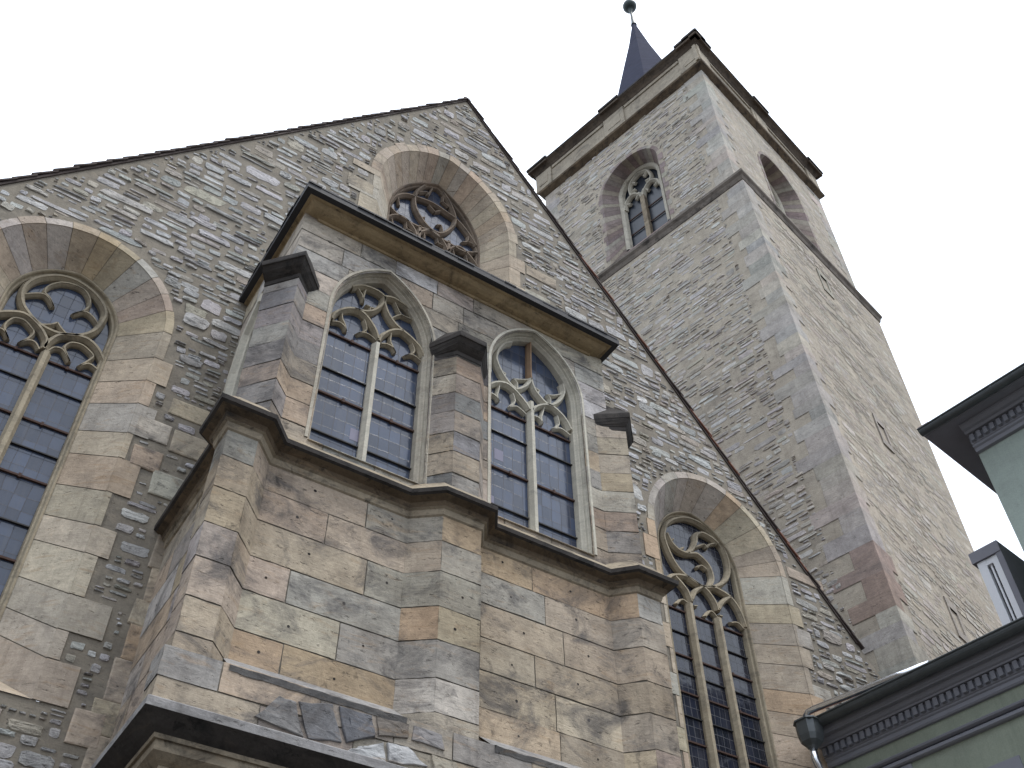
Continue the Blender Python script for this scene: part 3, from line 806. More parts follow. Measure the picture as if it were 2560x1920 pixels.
def tracery(W, parent, strokes, d0, w, depth, mat, mulls, zb, wm=0.05):
    t = MB(); other = MB()
    for kind, pts in strokes:
        if kind == 'm': bar(t, W, pts, w, d0, depth)
        elif kind == 'c': bar(t, W, pts, w * 0.62, d0 + 0.03, depth * 0.8)
        else: bar(other, W, pts, w * 0.8, d0, depth)
    t.build('tracery', mat, parent)
    if other.v: other.build('timber_bar', 'timber', parent)
    for x, zt in mulls:
        mm = MB()
        prof = [(-1.0, depth), (-1.0, depth * 0.6), (-0.75, depth * 0.35), (-0.42, 0.0), (0.42, 0.0), (0.75, depth * 0.35), (1.0, depth * 0.6), (1.0, depth)]
        mm.grid([[W(x + a * wm, d0 + d, z) for a, d in prof] for z in (zb, zt)])
        mm.build('mullion', mat, parent)

# facade windows
for k, (mat, mulls, bars, gl) in {
    'LW': ('greyt', [(-0.045, 10.04)], [9.98, 9.62, 9.13, 8.78, 8.43, 7.9, 7.5, 7.05, 6.7], 'glass'),
    'RW': ('greyt', [(8.985, 10.16), (9.51, 10.1)], [10.02, 9.64, 9.27, 9.0, 8.7, 8.36, 8.0, 7.6, 7.2, 6.8, 6.4], 'glassdark'),
    'RO': ('browntr', [(4.235, 15.75), (4.79, 15.75)], [14.6, 15.0], 'glass')}.items():
    ou, inn, zb, zbi, yi, e = WIN[k]
    s = SUR[k]
    w = s.build('window', ['surround', 'joint'], church)
    f = MB(); sweep_arch(f, lambda x, y, z: WF(x, y + yi, z), arch_path(inn[0], inn[1], inn[2], inn[3], zbi), FRAME); f.build('window_frame', mat, w)
    gm = MB(); glass_face(gm, WF, (inn[0], inn[1], inn[2], inn[3]), zbi, yi + 0.105); gm.build('leaded_glass', gl, w)
    tracery(WF, w, TRACERY[k], yi + 0.0, {'LW': 0.044, 'RW': 0.044, 'RO': 0.042}[k], 0.10, mat, mulls, zbi, {'LW': 0.055, 'RW': 0.06, 'RO': 0.05}[k])
    saddle(WF, w, inn[0] + 0.04, inn[1] - 0.04, bars, yi + 0.099)

# ---- verge tiles along both rakes, roof behind, ridge
vt = MB(); vr = random.Random(4)
for sg in (-1, 1):
    L = 14.5 if sg < 0 else 12.0
    ca, sa = 1 / math.hypot(1, SL), SL / math.hypot(1, SL)
    t = 0.0; i = 0
    while t < L:
        ln = vr.uniform(0.24, 0.30)
        lift = 0.026 + vr.uniform(-0.006, 0.008)
        red = sg > 0 and (11 > t > 4.0) and vr.random() < 0.45 or vr.random() < 0.03
        def Wt(a, y, b, t0=t):          # a along the rake (down), b off it
            d = t0 + a
            return Vector((AX + sg * (d * ca + b * sa), FY + y, AZ - d * sa + b * ca))
        # each tile is tilted: its lower edge stands off, so the verge reads as a row of small steps
        q = [(0, 0.0), (ln + 0.05, lift), (ln + 0.05, lift + 0.022), (0, 0.022)]
        for y0, y1 in ((-0.045 + vr.uniform(-0.01, 0.01), 0.35),):
            F = [Wt(a, y0, b) for a, b in q]; Bk = [Wt(a, y1, b) for a, b in q]
            m = 1 if red else 0
            vt.face(F, m=m); vt.face(Bk, m=m)
            for a in range(4): vt.face([F[a - 1], F[a], Bk[a], Bk[a - 1]], m=m)
        t += ln
    # thin undercloak board
    F = [Wt(0, -0.022, -0.025, 0), Wt(L, -0.022, -0.025, 0), Wt(L, -0.022, 0.004, 0), Wt(0, -0.022, 0.004, 0)]
    B = [Wt(0, 0.02, -0.025, 0), Wt(L, 0.02, -0.025, 0), Wt(L, 0.02, 0.004, 0), Wt(0, 0.02, 0.004, 0)]
    for a in range(4): vt.face([F[a - 1], F[a], B[a], B[a - 1]], m=0)
    vt.face(F, m=0)
vt.build('verge_tiles', ['tile', 'redtile'], church)
rf = MB()
for sg, L in ((-1, 13.0), (1, 10.6)):
    ca, sa = 1 / math.hypot(1, SL), SL / math.hypot(1, SL)
    q = [Vector((AX + sg * d * ca, y, AZ - d * sa + 0.01)) for d, y in ((0, FY + 0.3), (L, FY + 0.3), (L, FY + 24), (0, FY + 24))]
    rf.face(q); rf.face([p - Vector((0, 0, 0.15)) for p in q])
roof = rf.build('roof', 'tile', church)
rt = MB(); 
for i in range(6):
    y = FY - 0.03 + i * 0.4
    rows = [[Vector((AX + 0.085 * math.cos(a), yy, AZ - 0.01 + 0.085 * math.sin(a) * s)) for a in [math.pi * j / 8 for j in range(9)]] for yy, s in ((y, 1.0), (y + 0.42, 0.85))]
    rt.grid(rows)
    rt.face(rows[0])
rt.build('ridge_tiles', 'tile', roof)

# ---- the choir oriel
BY = 6.83
lower = [(1.66, 8.52), (1.66, 7.0), (1.52, 6.9), (1.52, 6.61), (1.80, 6.61), (2.00, 6.83), (3.40, 6.83), (3.66, 6.62), (4.08, 6.62), (4.21, 6.83), (5.75, 6.83), (5.95, 6.62), (6.25, 6.62), (6.25, 6.9), (6.10, 7.0), (6.10, 8.52)]
upper = [(1.80, 8.52), (1.80, 7.18), (1.595, 6.975), (1.845, 6.665), (2.02, 6.83), (3.555, 6.83), (3.74, 6.625), (4.05, 6.625), (4.22, 6.83), (5.80, 6.83), (6.12, 6.66), (6.36, 6.97), (6.08, 7.2), (6.08, 8.52)]
top = [(1.80, 8.52), (1.80, 6.83), (6.0, 6.83), (6.0, 8.52)]
BWIN = {'BL': ((2.30, 3.55, 10.30, 0.97), 8.30), 'BR': ((4.31, 5.61, 10.58, 0.91), 8.30)}
def ccw_open(o, zb, s0): return [(x - s0, z) for x, z in arch_path(o[0] + 0.01, o[1] - 0.01, o[2], o[3] - 0.01, zb, 10)][::-1]
ow = MB(); bt = [MB(), MB(), MB()]
rb = random.Random(12)
def tone_low(j, ci, k, c): return c
# lower stage, from street to string course
segL = [ow, ow, bt[0], bt[0], bt[0], ow, bt[1], bt[1], bt[1], ow, bt[2], bt[2], bt[2], bt[2], ow]
segL = [ow, bt[0], bt[0], bt[0], bt[0], ow, bt[1], bt[1], bt[1], ow, bt[2], bt[2], bt[2], bt[2], ow]
zt = ashlar(lower, segL, [0.36, 0.31, 0.36, 0.33, 0.37, 0.34, 0.36], 5.46, rb, holes=0.75, blen=(0.5, 1.1))
# upper stage with the two windows
segU = [ow, bt[0], bt[0], bt[0], ow, bt[1], bt[1], bt[1], ow, bt[2], bt[2], bt[2], ow]
opn = {4: [ccw_open(*BWIN['BL'], upper[4][0])], 8: [ccw_open(*BWIN['BR'], upper[8][0])]}
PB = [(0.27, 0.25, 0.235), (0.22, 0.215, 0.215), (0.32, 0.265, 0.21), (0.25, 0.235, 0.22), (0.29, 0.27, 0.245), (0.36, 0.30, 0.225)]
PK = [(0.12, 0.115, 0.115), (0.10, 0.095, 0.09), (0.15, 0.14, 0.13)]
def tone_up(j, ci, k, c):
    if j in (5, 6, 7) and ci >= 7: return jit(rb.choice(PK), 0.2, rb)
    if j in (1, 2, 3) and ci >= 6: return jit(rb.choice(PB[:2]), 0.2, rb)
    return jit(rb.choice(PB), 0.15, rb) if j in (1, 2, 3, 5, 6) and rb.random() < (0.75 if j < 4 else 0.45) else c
PU = [(0.425, 0.335, 0.23), (0.39, 0.33, 0.25), (0.35, 0.31, 0.265), (0.31, 0.285, 0.255), (0.44, 0.345, 0.23), (0.46, 0.40, 0.31), (0.37, 0.29, 0.215), (0.47, 0.43, 0.37)]
# side window of the oriel
SW0, SW1 = 7.45, 8.28
opn[0] = [[(8.52 - y, z) for y, z in [(SW1, 8.3), (SW1, 10.2), (SW1 - 0.12, 10.75), ((SW0 + SW1) / 2, 11.05), (SW0 + 0.12, 10.75), (SW0, 10.2), (SW0, 8.3)]][::-1]]
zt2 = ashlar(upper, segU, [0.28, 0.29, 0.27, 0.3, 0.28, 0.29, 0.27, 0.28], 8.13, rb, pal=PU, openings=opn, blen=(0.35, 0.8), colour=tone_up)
TP = [(0.48, 0.465, 0.43), (0.46, 0.41, 0.33), (0.43, 0.355, 0.255), (0.42, 0.40, 0.36), (0.49, 0.475, 0.45), (0.46, 0.40, 0.31), (0.40, 0.365, 0.31)]
opt = {0: [[(8.52 - y, z) for y, z in [(SW1, 8.3), (SW1, 10.2), (SW1 - 0.12, 10.75), ((SW0 + SW1) / 2, 11.05), (SW0 + 0.12, 10.75), (SW0, 10.2), (SW0, 8.3)]][::-1]], 1: [ccw_open(*BWIN['BL'], 1.80), ccw_open(*BWIN['BR'], 1.80)]}
ashlar(top, [ow] * 3, [0.3, 0.29, 0.31, 0.31], zt2, rb, pal=TP, openings=opt, blen=(0.4, 0.95))
# the masonry core so that no gap shows
oriel = ow.build('oriel_wall', ['ashlar', 'joint'], church)
labels = ['tan diagonal corner buttress at the left of the oriel', 'soot-stained middle buttress between the two oriel windows', 'corner buttress at the right of the oriel']
buts = []
for b, lb in zip(bt, labels):
    o = b.build('buttress', ['ashlar', 'joint'], church); o['label'] = lb; buts.append(o)

# buttress caps
caps = [([(1.82, 7.2), (1.595, 6.975), (1.845, 6.665), (2.02, 6.84)], [(1.70, 7.09), (1.483, 6.862), (1.81, 6.487), (2.136, 6.835)], 10.4),
        ([(3.555, 6.84), (3.74, 6.625), (4.05, 6.625), (4.22, 6.84)], [(3.50, 6.835), (3.695, 6.475), (4.035, 6.475), (4.27, 6.835)], 10.3),
        ([(5.80, 6.84), (6.12, 6.66), (6.36, 6.97), (6.10, 7.22)], [(5.775, 6.84), (6.13, 6.565), (6.447, 6.902), (6.22, 7.13)], 10.4)]
for (sh, lip, z0), b in zip(caps, buts):
    c = MB()
    rows = [[Vector((p[0] + (q[0] - p[0]) * t, p[1] + (q[1] - p[1]) * t, z0 + dz)) for p, q in zip(sh, lip)] for t, dz in ((0.0, -0.17), (0.07, -0.16), (0.10, -0.11), (0.3, -0.09), (0.62, -0.05), (0.88, 0.0), (0.98, 0.005), (1.0, 0.02), (1.0, 0.075), (0.9, 0.09))]
    c.grid(rows, m=0)
    mid = [Vector((min(max(p.x, sh[0][0]), sh[-1][0]) if sh[0][0] < sh[-1][0] else p.x, 6.86, z0 + 0.40)) for p in rows[-1]]
    c.grid([rows[-1], mid], m=0)
    c.build('buttress_cap', 'black', b)

# string course under the oriel windows
st = MB()
SP = [(-0.02, 7.80), (0.015, 7.83), (0.03, 7.885), (0.055, 7.90), (0.07, 7.95), (0.13, 7.985), (0.155, 8.0), (0.16, 8.045), (0.10, 8.10), (-0.03, 8.26)]
sweep_plan(st, lower, SP[:4], m=0); sweep_plan(st, lower, SP[3:6], m=1); sweep_plan(st, lower, SP[5:8], m=2); sweep_plan(st, lower, SP[7:], m=0)
st.build('string_course', ['trim', 'crust', 'black'], church)
# cornice and lean-to roof
ctop = [(1.98, 8.52), (1.98, 6.83), (5.78, 6.83), (5.78, 8.52)]
cm = MB()
CP = [(-0.25, 11.535), (0.0, 11.54), (0.02, 11.545), (0.03, 11.572), (0.055, 11.575), (0.09, 11.58), (0.14, 11.60), (0.18, 11.635), (0.185, 11.645), (0.225, 11.648), (0.23, 11.66)]
sweep_plan(cm, ctop, CP, m=0)
cor = cm.build('cornice', 'cornice', church)
rl = MB()
a = 0.30
fl = [(1.98 - a, 8.52), (1.98 - a, 6.83 - a), (5.78 + a, 6.83 - a), (5.78 + a, 8.52)]
wz = 13.35
R0 = [Vector((x, y, 11.655)) for x, y in fl]; R1 = [Vector((x, y, 11.745)) for x, y in fl]
A1, A2 = Vector((3.0, 8.49, wz)), Vector((4.8, 8.49, wz))
rl.grid([R0, R1]); rl.face(R0)
rq = random.Random(14)
x = fl[1][0]
while x < fl[2][0] - 0.05:          # slate butts along the eave, each lying a little differently
    w_ = rq.uniform(0.16, 0.24); x1_ = min(x + w_ - 0.006, fl[2][0])
    dz = rq.uniform(0.0, 0.012); oy = rq.uniform(0.0, 0.022)
    rl.box(ID, (x, fl[1][1] - oy, 11.728 + dz), (x1_, fl[1][1] + 0.12, 11.752 + dz)); x += w_
y = fl[1][1]
while y < 8.4:
    w_ = rq.uniform(0.16, 0.24); dz = rq.uniform(0.0, 0.012); oy = rq.uniform(0.0, 0.022)
    rl.box(ID, (fl[1][0] - oy, y, 11.728 + dz), (fl[1][0] + 0.12, y + w_ - 0.006, 11.752 + dz)); y += w_
rl.face([R1[0], R1[1], A1]); rl.face([R1[1], R1[2], A2, A1]); rl.face([R1[2], R1[3], A2])
rl.build('oriel_roof', 'blackslate', church)

# oriel windows
for k, bars in (('BL', [10.06, 9.51, 9.15, 8.62]), ('BR', [10.05, 9.68, 9.14, 8.61])):
    o, zb = BWIN[k]
    WB = lambda x, y, z: Vector((x, BY + y, z))
    f = MB()
    prof = [(-0.035, 0.03), (-0.035, -0.008), (-0.004, -0.012), (0.004, 0.02), (0.014, 0.05), (0.020, 0.055), (0.026, 0.085), (0.036, 0.09), (0.05, 0.115), (0.062, 0.13), (0.068, 0.22)]
    sweep_arch(f, WB, arch_path(o[0], o[1], o[2], o[3], zb), prof)
    f.face([WB(o[0], -0.02, zb - 0.03), WB(o[1], -0.02, zb - 0.03), WB(o[1], 0.22, zb + 0.06), WB(o[0], 0.22, zb + 0.06)])
    w = f.build('window', 'palet' if k == 'BR' else 'trim2', church)
    gm = MB(); glass_face(gm, WB, o, zb, 0.205)
    for xa, za in {'BL': ((2.79, 8.70),), 'BR': ((4.49, 9.28), (4.37, 8.58))}[k]: gm.face([WB(x, 0.203, z) for x, z in ((xa, za), (xa + 0.115, za), (xa + 0.115, za + 0.155), (xa, za + 0.155))], (1, 1, 1), 1)
    gm.build('leaded_glass', ['glass', 'palepane'], w)
    mx_ = {'BL': 2.935, 'BR': 4.965}[k]
    tracery(WB, w, TRACERY[k], 0.115, 0.036, 0.10, 'palet' if k == 'BR' else 'greyt', [], zb)
    mm = MB()
    prof = [(-1.0, 0.1), (-1.0, 0.06), (-0.75, 0.035), (-0.42, 0.0), (0.42, 0.0), (0.75, 0.035), (1.0, 0.06), (1.0, 0.1)]
    mm.grid([[WB(mx_ + a * 0.047, 0.115 + d, z) for a, d in prof] for z in (zb, {'BL': 10.16, 'BR': 10.36}[k])])
    mm.build('mullion', 'palet', w)
    saddle(WB, w, o[0] + 0.05, o[1] - 0.05, bars, 0.199)
# side window of the oriel, seen edge-on
WS = lambda x, y, z: Vector((1.80 + y, x, z))       # x = world Y reversed order handled by path direction
f = MB()
pth = [(SW1, 8.3), (SW1, 10.2), (SW1 - 0.12, 10.75), ((SW0 + SW1) / 2, 11.05), (SW0 + 0.12, 10.75), (SW0, 10.2), (SW0, 8.3)]
WSm = lambda x, y, z: Vector((1.80 + y, -x, z))
sweep_arch(f, WSm, [(-y, z) for y, z in pth], [(-0.10, 0.03), (-0.10, -0.03), (0.0, -0.03), (0.03, 0.02), (0.06, 0.04), (0.07, 0.2)])
w = f.build('window', 'palet', church)
gm = MB(); gm.poly([[Vector((1.96, y, z)) for y, z in pth]]); gm.build('leaded_glass', 'glassside', w)

# ---- thickened base of the oriel: weathered set-off, relieving arch, heavy base moulding
pb = MB()
plinth = [(1.60, 8.52), (1.60, 7.0), (1.47, 6.86), (1.47, 6.59), (6.30, 6.59), (6.30, 6.86), (6.18, 7.0), (6.18, 8.52)]
PP = [(0.375, 0.315, 0.24), (0.33, 0.285, 0.225), (0.40, 0.33, 0.235), (0.30, 0.28, 0.255), (0.39, 0.345, 0.285)]
ashlar(plinth, [pb] * 7, [0.24, 0.24], 5.2, random.Random(31), pal=PP, blen=(0.35, 0.8))
# sloping top of the set-off with an uneven old edge
rr = random.Random(2)
for x0, x1 in ((1.95, 3.40), (4.21, 5.80)):
    n = 22
    xs = [x0 + (x1 - x0) * i / n for i in range(n + 1)]
    rows = [[Vector((x, 6.582, 5.615 + rr.uniform(-0.006, 0.006))) for x in xs], [Vector((x, 6.568 + rr.uniform(-0.005, 0.004), 5.66 + rr.uniform(-0.006, 0.006))) for x in xs], [Vector((x, 6.62, 5.69 + rr.uniform(-0.006, 0.006))) for x in xs], [Vector((x, 6.84, 5.87)) for x in xs]]
    for i in range(3):
        pb.grid([rows[i], rows[i + 1]], (0.27, 0.265, 0.26) if i else (0.16, 0.155, 0.15), 0, False)
pl_o = pb.build('oriel_base', ['ashlar', 'joint'], church)
def slab_stone(name, pts, d, c, r, parent, mat='ashlar'):
    mb = MB(); cx = sum(p[0] for p in pts) / len(pts); cz = sum(p[1] for p in pts) / len(pts)
    # subdivide and roughen outline
    ring = []
    for i in range(len(pts)):
        a, b = pts[i], pts[(i + 1) % len(pts)]
        for k in range(3):
            t = k / 3; ring.append((a[0] + (b[0] - a[0]) * t + r.uniform(-.008, .008), a[1] + (b[1] - a[1]) * t + r.uniform(-.006, .006)))
    rows = [[Vector((cx + (x - cx) * q, 6.585 - dd - (r.uniform(-.004, .004) if dd > 0 else 0), cz + (z - cz) * q)) for x, z in ring] for q, dd in ((1, -0.01), (0.985, d * 0.8), (0.94, d), (0.5, d + 0.003))]
    mb.grid(rows, c, 0, False, closed=True); mb.face(rows[-1], c, 0, False)
    return mb.build(name, [mat], parent)
rs = random.Random(9)
VO = [[(2.20, 5.34), (2.36, 5.54), (2.49, 5.53), (2.58, 5.28)], [(2.62, 5.28), (2.51, 5.54), (2.78, 5.60), (2.88, 5.33)], [(2.92, 5.34), (2.82, 5.60), (3.10, 5.60), (3.15, 5.44)], [(3.18, 5.46), (3.14, 5.61), (3.42, 5.62), (3.43, 5.51)], [(3.46, 5.51), (3.46, 5.62), (3.72, 5.62), (3.74, 5.50)]]
for p, c in zip(VO, [(0.25, 0.245, 0.24), (0.17, 0.172, 0.18), (0.15, 0.155, 0.17), (0.19, 0.17, 0.15), (0.27, 0.26, 0.26)]):
    slab_stone('arch_stone', p, rs.uniform(0.008, 0.016), c, rs, pl_o)
for p, c in (([(2.93, 5.27), (3.02, 5.33), (3.22, 5.42), (3.25, 5.27)], (0.46, 0.47, 0.475)), ([(3.27, 5.28), (3.25, 5.42), (3.42, 5.44), (3.60, 5.33)], (0.47, 0.475, 0.48)), ([(3.66, 5.30), (3.64, 5.44), (3.85, 5.42), (3.95, 5.30)], (0.36, 0.33, 0.27))):
    slab_stone('infill_stone', p, 0.012, c, rs, pl_o)
bm_ = MB()
BP = [(-0.02, 5.30), (0.05, 5.27), (0.17, 5.21), (0.188, 5.195), (0.19, 5.13)]
BQ = [(0.19, 5.13), (0.15, 5.10), (0.10, 5.06), (0.055, 5.03), (0.05, 5.0), (0.03, 5.0), (0.03, 4.93), (-0.02, 4.89), (-0.05, 4.87), (-0.05, 4.80), (-0.10, 4.76), (-0.12, 4.72), (-0.12, 4.0)]
mould = [(1.60, 8.52), (1.60, 6.63), (6.20, 6.63), (6.20, 8.52)]
sweep_plan(bm_, mould, BP, m=0); sweep_plan(bm_, mould, BP[3:] , m=1); sweep_plan(bm_, mould, BQ[:4], m=1); sweep_plan(bm_, mould, BQ[3:], m=2)
bm_.build('base_moulding', ['ashgrey', 'black', 'trim'], church)
pw = MB()
ashlar([(1.74, 8.52), (1.74, 6.76), (6.06, 6.76), (6.06, 8.52)], [pw] * 3, [0.5] * 8, 0.0, random.Random(3), pal=PP)
pw.build('passage_wall', ['ashlar', 'joint'], church)

# ================================================================== TOWER
TC = Vector((13.05, 8.65, 0)); ta = RAD(12.5)
TX = Vector((math.cos(ta), math.sin(ta), 0)); TY = Vector((-math.sin(ta), math.cos(ta), 0))
WT = lambda x, y, z: TC + TX * x + TY * y + Vector((0, 0, z))
tower = thing('church_tower', 'tall square rubble stone bell tower with parapet and slate spire beside the gable', 'tower', tuple(WT(3.4, 3.4, 0)))
# lower shaft
ZT = 24.6
def lerp(a, b, t): return tuple(p + (q - p) * t for p, q in zip(a, b))
near = lambda z: lerp((-0.10, -0.30), (0.0, 0.0), (z - 11.5) / 13.1)
rgt = lambda z: lerp((6.62, 0.02), (6.72, 0.0), (z - 11.5) / 13.1)
lft = lambda z: lerp((-0.05, 7.15), (0.0, 7.15), (z - 11.5) / 13.1)
far = lambda z: (6.9, 7.15)
tb = MB()
def PL(u, v, d):                      # left face, u from the near corner backwards
    a, b = near(v), lft(v); L = 7.2; p = lerp(a, b, u / L); return WT(p[0] - d, p[1], v)
def PR(u, v, d):
    a, b = near(v), rgt(v); L = 6.75; p = lerp(a, b, u / L); return WT(p[0], p[1] - d, v)
zz = [i * ZT / 12 for i in range(13)]
tb.grid([[WT(*f(z), z) for f in (rgt, near, lft, far, rgt)] for z in zz], (1, 1, 1), 1)
SLITS = [(3.25, 22.75, 0.55), (3.2, 17.2, 0.55), (3.2, 12.3, 0.5)]
def okR(u, v):
    return v < 24.4 and all(abs(u - s) > 0.34 or not (z - 0.22 < v < z + h + 0.25) for s, z, h in SLITS)
kw = dict(h=(0.08, 0.18), aspect=(1.6, 4.2), gap=(0.004, 0.014), relief=(0.003, 0.022), pal=TOW, wave=0.03, drop=0.22, mort=(0.39, 0.36, 0.31), big=0.05)
rubble(tb, lambda u, v, d: PL(u, v + 6.5, d), 7.1, 17.8, lambda u, v: 0.75 < u < 7.1 and v + 6.5 < 24.4, random.Random(41), **kw)
kw.update(relief=(0.001, 0.004), drop=0.3, pal=TOR, flat=True)
rubble(tb, lambda u, v, d: PR(u, v + 6.5, d), 6.7, 17.8, lambda u, v: 0.55 < u < 6.7 and okR(u, v + 6.5), random.Random(42), **kw)
tbody = tb.build('shaft', ['towerstone', 'towermortar'], tower)
def quoins(PLf, PRf, z0, z1, r, red=None, maxl=0.95):
    q = MB(); z = z0; i = 0
    while z < z1:
        h = min(r.uniform(0.24, 0.42), z1 - z)
        la, lb = (r.uniform(0.5, maxl), r.uniform(0.3, 0.5)) if i % 2 else (r.uniform(0.32, 0.6), r.uniform(0.45, 0.75))
        c = jit(r.choice(TQ), 0.14, r)
        if red and red[0] < z < red[1] and r.random() < 0.7: c = jit((0.335, 0.25, 0.20), 0.15, r)
        d = 0.012; g = 0.0015; b = 0.012
        rows = []
        for F, l in ((PLf, la), (PRf, lb)):
            o = [(0, z + g), (l, z + g), (l, z + h - g), (0, z + h - g)]
            rows.append((F, l))
            R0 = [F(max(u, -d) if u else -d, v, -0.005) for u, v in [(l, z + g), (l, z + h - g)]]
            q.face([F(-d, z + g, d), F(l - b, z + g, d), F(l - b, z + h - g, d), F(-d, z + h - g, d)], c)
            q.face([F(l - b, z + g, d), F(l, z + g, 0), F(l, z + h - g, 0), F(l - b, z + h - g, d)], c)
        z += h; i += 1
    return q
quoins(PL, PR, 6.5, 24.4, random.Random(17), red=(11.2, 13.4)).build('quoins', ['towerstone'], tower)
# scattered long dressed blocks low on the left face
for i, (s, z, h) in enumerate(SLITS):
    sl = MB(); W = lambda x, y, zz: PR(x, zz, -y)
    c = jit((0.36, 0.33, 0.28), 0.06)
    w = 0.24
    O = [(s - w, z - 0.18), (s + w, z - 0.18), (s + w, z + h + 0.2), (s - w, z + h + 0.2)]
    Q = [(s - 0.17, z), (s + 0.17, z), (s + 0.17, z + h), (s - 0.17, z + h)]
    I = [(s - 0.12, z + 0.06), (s + 0.12, z + 0.06), (s + 0.12, z + h - 0.04), (s - 0.12, z + h - 0.04)]
    sl.grid([[W(x, 0.0, q) for x, q in O], [W(x, -0.025, q) for x, q in O], [W(x, -0.025, q) for x, q in Q]], c, 0, closed=True)
    for a, cc_ in ((0, c), (1, c), (2, (0.045, 0.04, 0.037)), (3, c)):  # underside of the slit head coloured near-black to stand in for shade
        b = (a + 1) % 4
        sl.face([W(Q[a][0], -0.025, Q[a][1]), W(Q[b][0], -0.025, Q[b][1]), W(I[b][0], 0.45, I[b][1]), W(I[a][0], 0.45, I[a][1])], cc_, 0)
    sl.face([W(x, 0.445, q) for x, q in I], (1, 1, 1), 1)
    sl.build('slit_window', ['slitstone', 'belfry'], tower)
# belfry stage
ub = MB()
x0, x1, y0, y1, zb_, zt_ = 0.3, 6.86, 0.3, 6.82, 24.6, 31.4
BW = {'L': 3.47, 'R': 3.72}
out = (-1.08, 1.08, 28.78, 1.08); inn = (-0.80, 0.80, 28.95, 0.84)
WLf = lambda x, y, z: WT(x0 + y, BW['L'] - x, z)
WRf = lambda x, y, z: WT(BW['R'] + x, y0 + y, z)
for W, lo, hi in ((WLf, BW['L'] - y1, BW['L'] - y0), (WRf, x0 - BW['R'], x1 - BW['R'])):
    ub.poly([[W(lo, 0, zb_), W(hi, 0, zb_), W(hi, 0, zt_), W(lo, 0, zt_)], [W(x, 0, z) for x, z in arch_path(out[0] - 0.05, out[1] + 0.05, out[2], out[3] + 0.05, 25.15, 12)]], (1, 1, 1), 1)
ub.face([WT(x1, y0, zb_), WT(x1, y1, zb_), WT(x1, y1, zt_), WT(x1, y0, zt_)], (1, 1, 1), 1)
ub.face([WT(x0, y1, zb_), WT(x1, y1, zb_), WT(x1, y1, zt_), WT(x0, y1, zt_)], (1, 1, 1), 1)
ex = arch_path(out[0] - 0.14, out[1] + 0.14, out[2], out[3] + 0.14, 25.0, 10)
kw.update(relief=(0.003, 0.022), drop=0.26, pal=TOW, flat=False)
rubble(ub, lambda u, v, d: WLf(BW['L'] - y1 + u, -d, zb_ + v), y1 - y0, zt_ - zb_ - 0.1, lambda u, v: u < y1 - y0 - 0.6 and u > 0.5 and v > 0.4 and not in_poly(BW['L'] - y1 + u, zb_ + v, ex), random.Random(51), **kw)
kw.update(relief=(0.001, 0.004), drop=0.3, pal=TOR, flat=True)
rubble(ub, lambda u, v, d: WRf(x0 - BW['R'] + u, -d, zb_ + v), x1 - x0, zt_ - zb_ - 0.1, lambda u, v: 0.5 < u < x1 - x0 - 0.4 and v > 0.4 and not in_poly(x0 - BW['R'] + u, zb_ + v, ex), random.Random(52), **kw)
ub.build('belfry_stage', ['towerstone', 'towermortar'], tower)
PLu = lambda u, v, d: WT(x0 - d, y0 + u, v)
PRu = lambda u, v, d: WT(x0 + u, y0 - d, v)
quoins(PLu, PRu, 25.1, 31.3, random.Random(18)).build('quoins', ['towerstone'], tower)
q2 = quoins(lambda u, v, d: WT(x0 + u, y1 + d, v), lambda u, v, d: WT(x0 - d, y1 - u, v), 25.1, 31.3, random.Random(19)); q2.build('quoins', ['towerstone'], tower)
q3 = quoins(lambda u, v, d: WT(x1 - u, y0 - d, v), lambda u, v, d: WT(x1 + d, y0 + u, v), 25.1, 31.3, random.Random(20)); q3.build('quoins', ['towerstone'], tower)
for W, sd in ((WLf, 61), (WRf, 62)):
    s = MB()
    surround(s, W, out, inn, 25.1, 26.25, 0.5, random.Random(sd), e=0.13, pal=STRIPE, course=(0.18, 0.3), quoin=(0.06, 0.2), nv=8, proud=0.012, stripes=True)
    w = s.build('belfry_window', ['towerstone', 'towermortar'], tower)
    f = MB(); sweep_arch(f, lambda x, y, z: W(x, y + 0.5, z), arch_path(inn[0], inn[1], inn[2], inn[3], 26.25), [(-0.01, 0.02), (0.0, -0.04), (0.06, -0.05), (0.11, 0.0), (0.14, 0.12)]); f.build('window_frame', 'palet', w)
    t = MB()
    for p in ([(-0.68, 28.25), (-0.6, 28.6), (-0.36, 28.78), (-0.14, 28.62), (-0.02, 28.3)], [(0.68, 28.25), (0.6, 28.6), (0.36, 28.78), (0.14, 28.62), (0.02, 28.3)], [(-0.38, 28.76), (-0.42, 29.1), (-0.30, 29.45), (0.0, 29.62)], [(0.38, 28.76), (0.42, 29.1), (0.30, 29.45), (0.0, 29.62)], [(0.0, 28.3), (0.0, 28.45), (-0.10, 28.62)], [(0.0, 28.3), (0.0, 28.45), (0.10, 28.62)]): bar(t, W, p, 0.06, 0.5, 0.14)
    for p in ([(-0.58, 28.5), (-0.46, 28.42)], [(-0.16, 28.55), (-0.25, 28.44)], [(0.58, 28.5), (0.46, 28.42)], [(0.16, 28.55), (0.25, 28.44)], [(-0.36, 28.95), (-0.2, 28.98)], [(0.36, 28.95), (0.2, 28.98)], [(-0.3, 29.4), (-0.16, 29.28)], [(0.3, 29.4), (0.16, 29.28)]): bar(t, W, p, 0.055, 0.53, 0.1)
    t.build('tracery', 'palet', w)
    mm = MB(); mm.box(W, (-0.075, 0.5, 26.25), (0.075, 0.66, 28.35)); mm.build('mullion', 'trim', w)
    gm = MB(); glass_face(gm, W, inn, 26.25, 0.66); gm.build('dark_pane', 'belfry', w)
    for z in (27.0, 27.75):
        b = MB(); b.box(W, (-0.7, 0.61, z - 0.018), (0.7, 0.64, z + 0.018)); b.build('saddle_bar', 'rust', w)
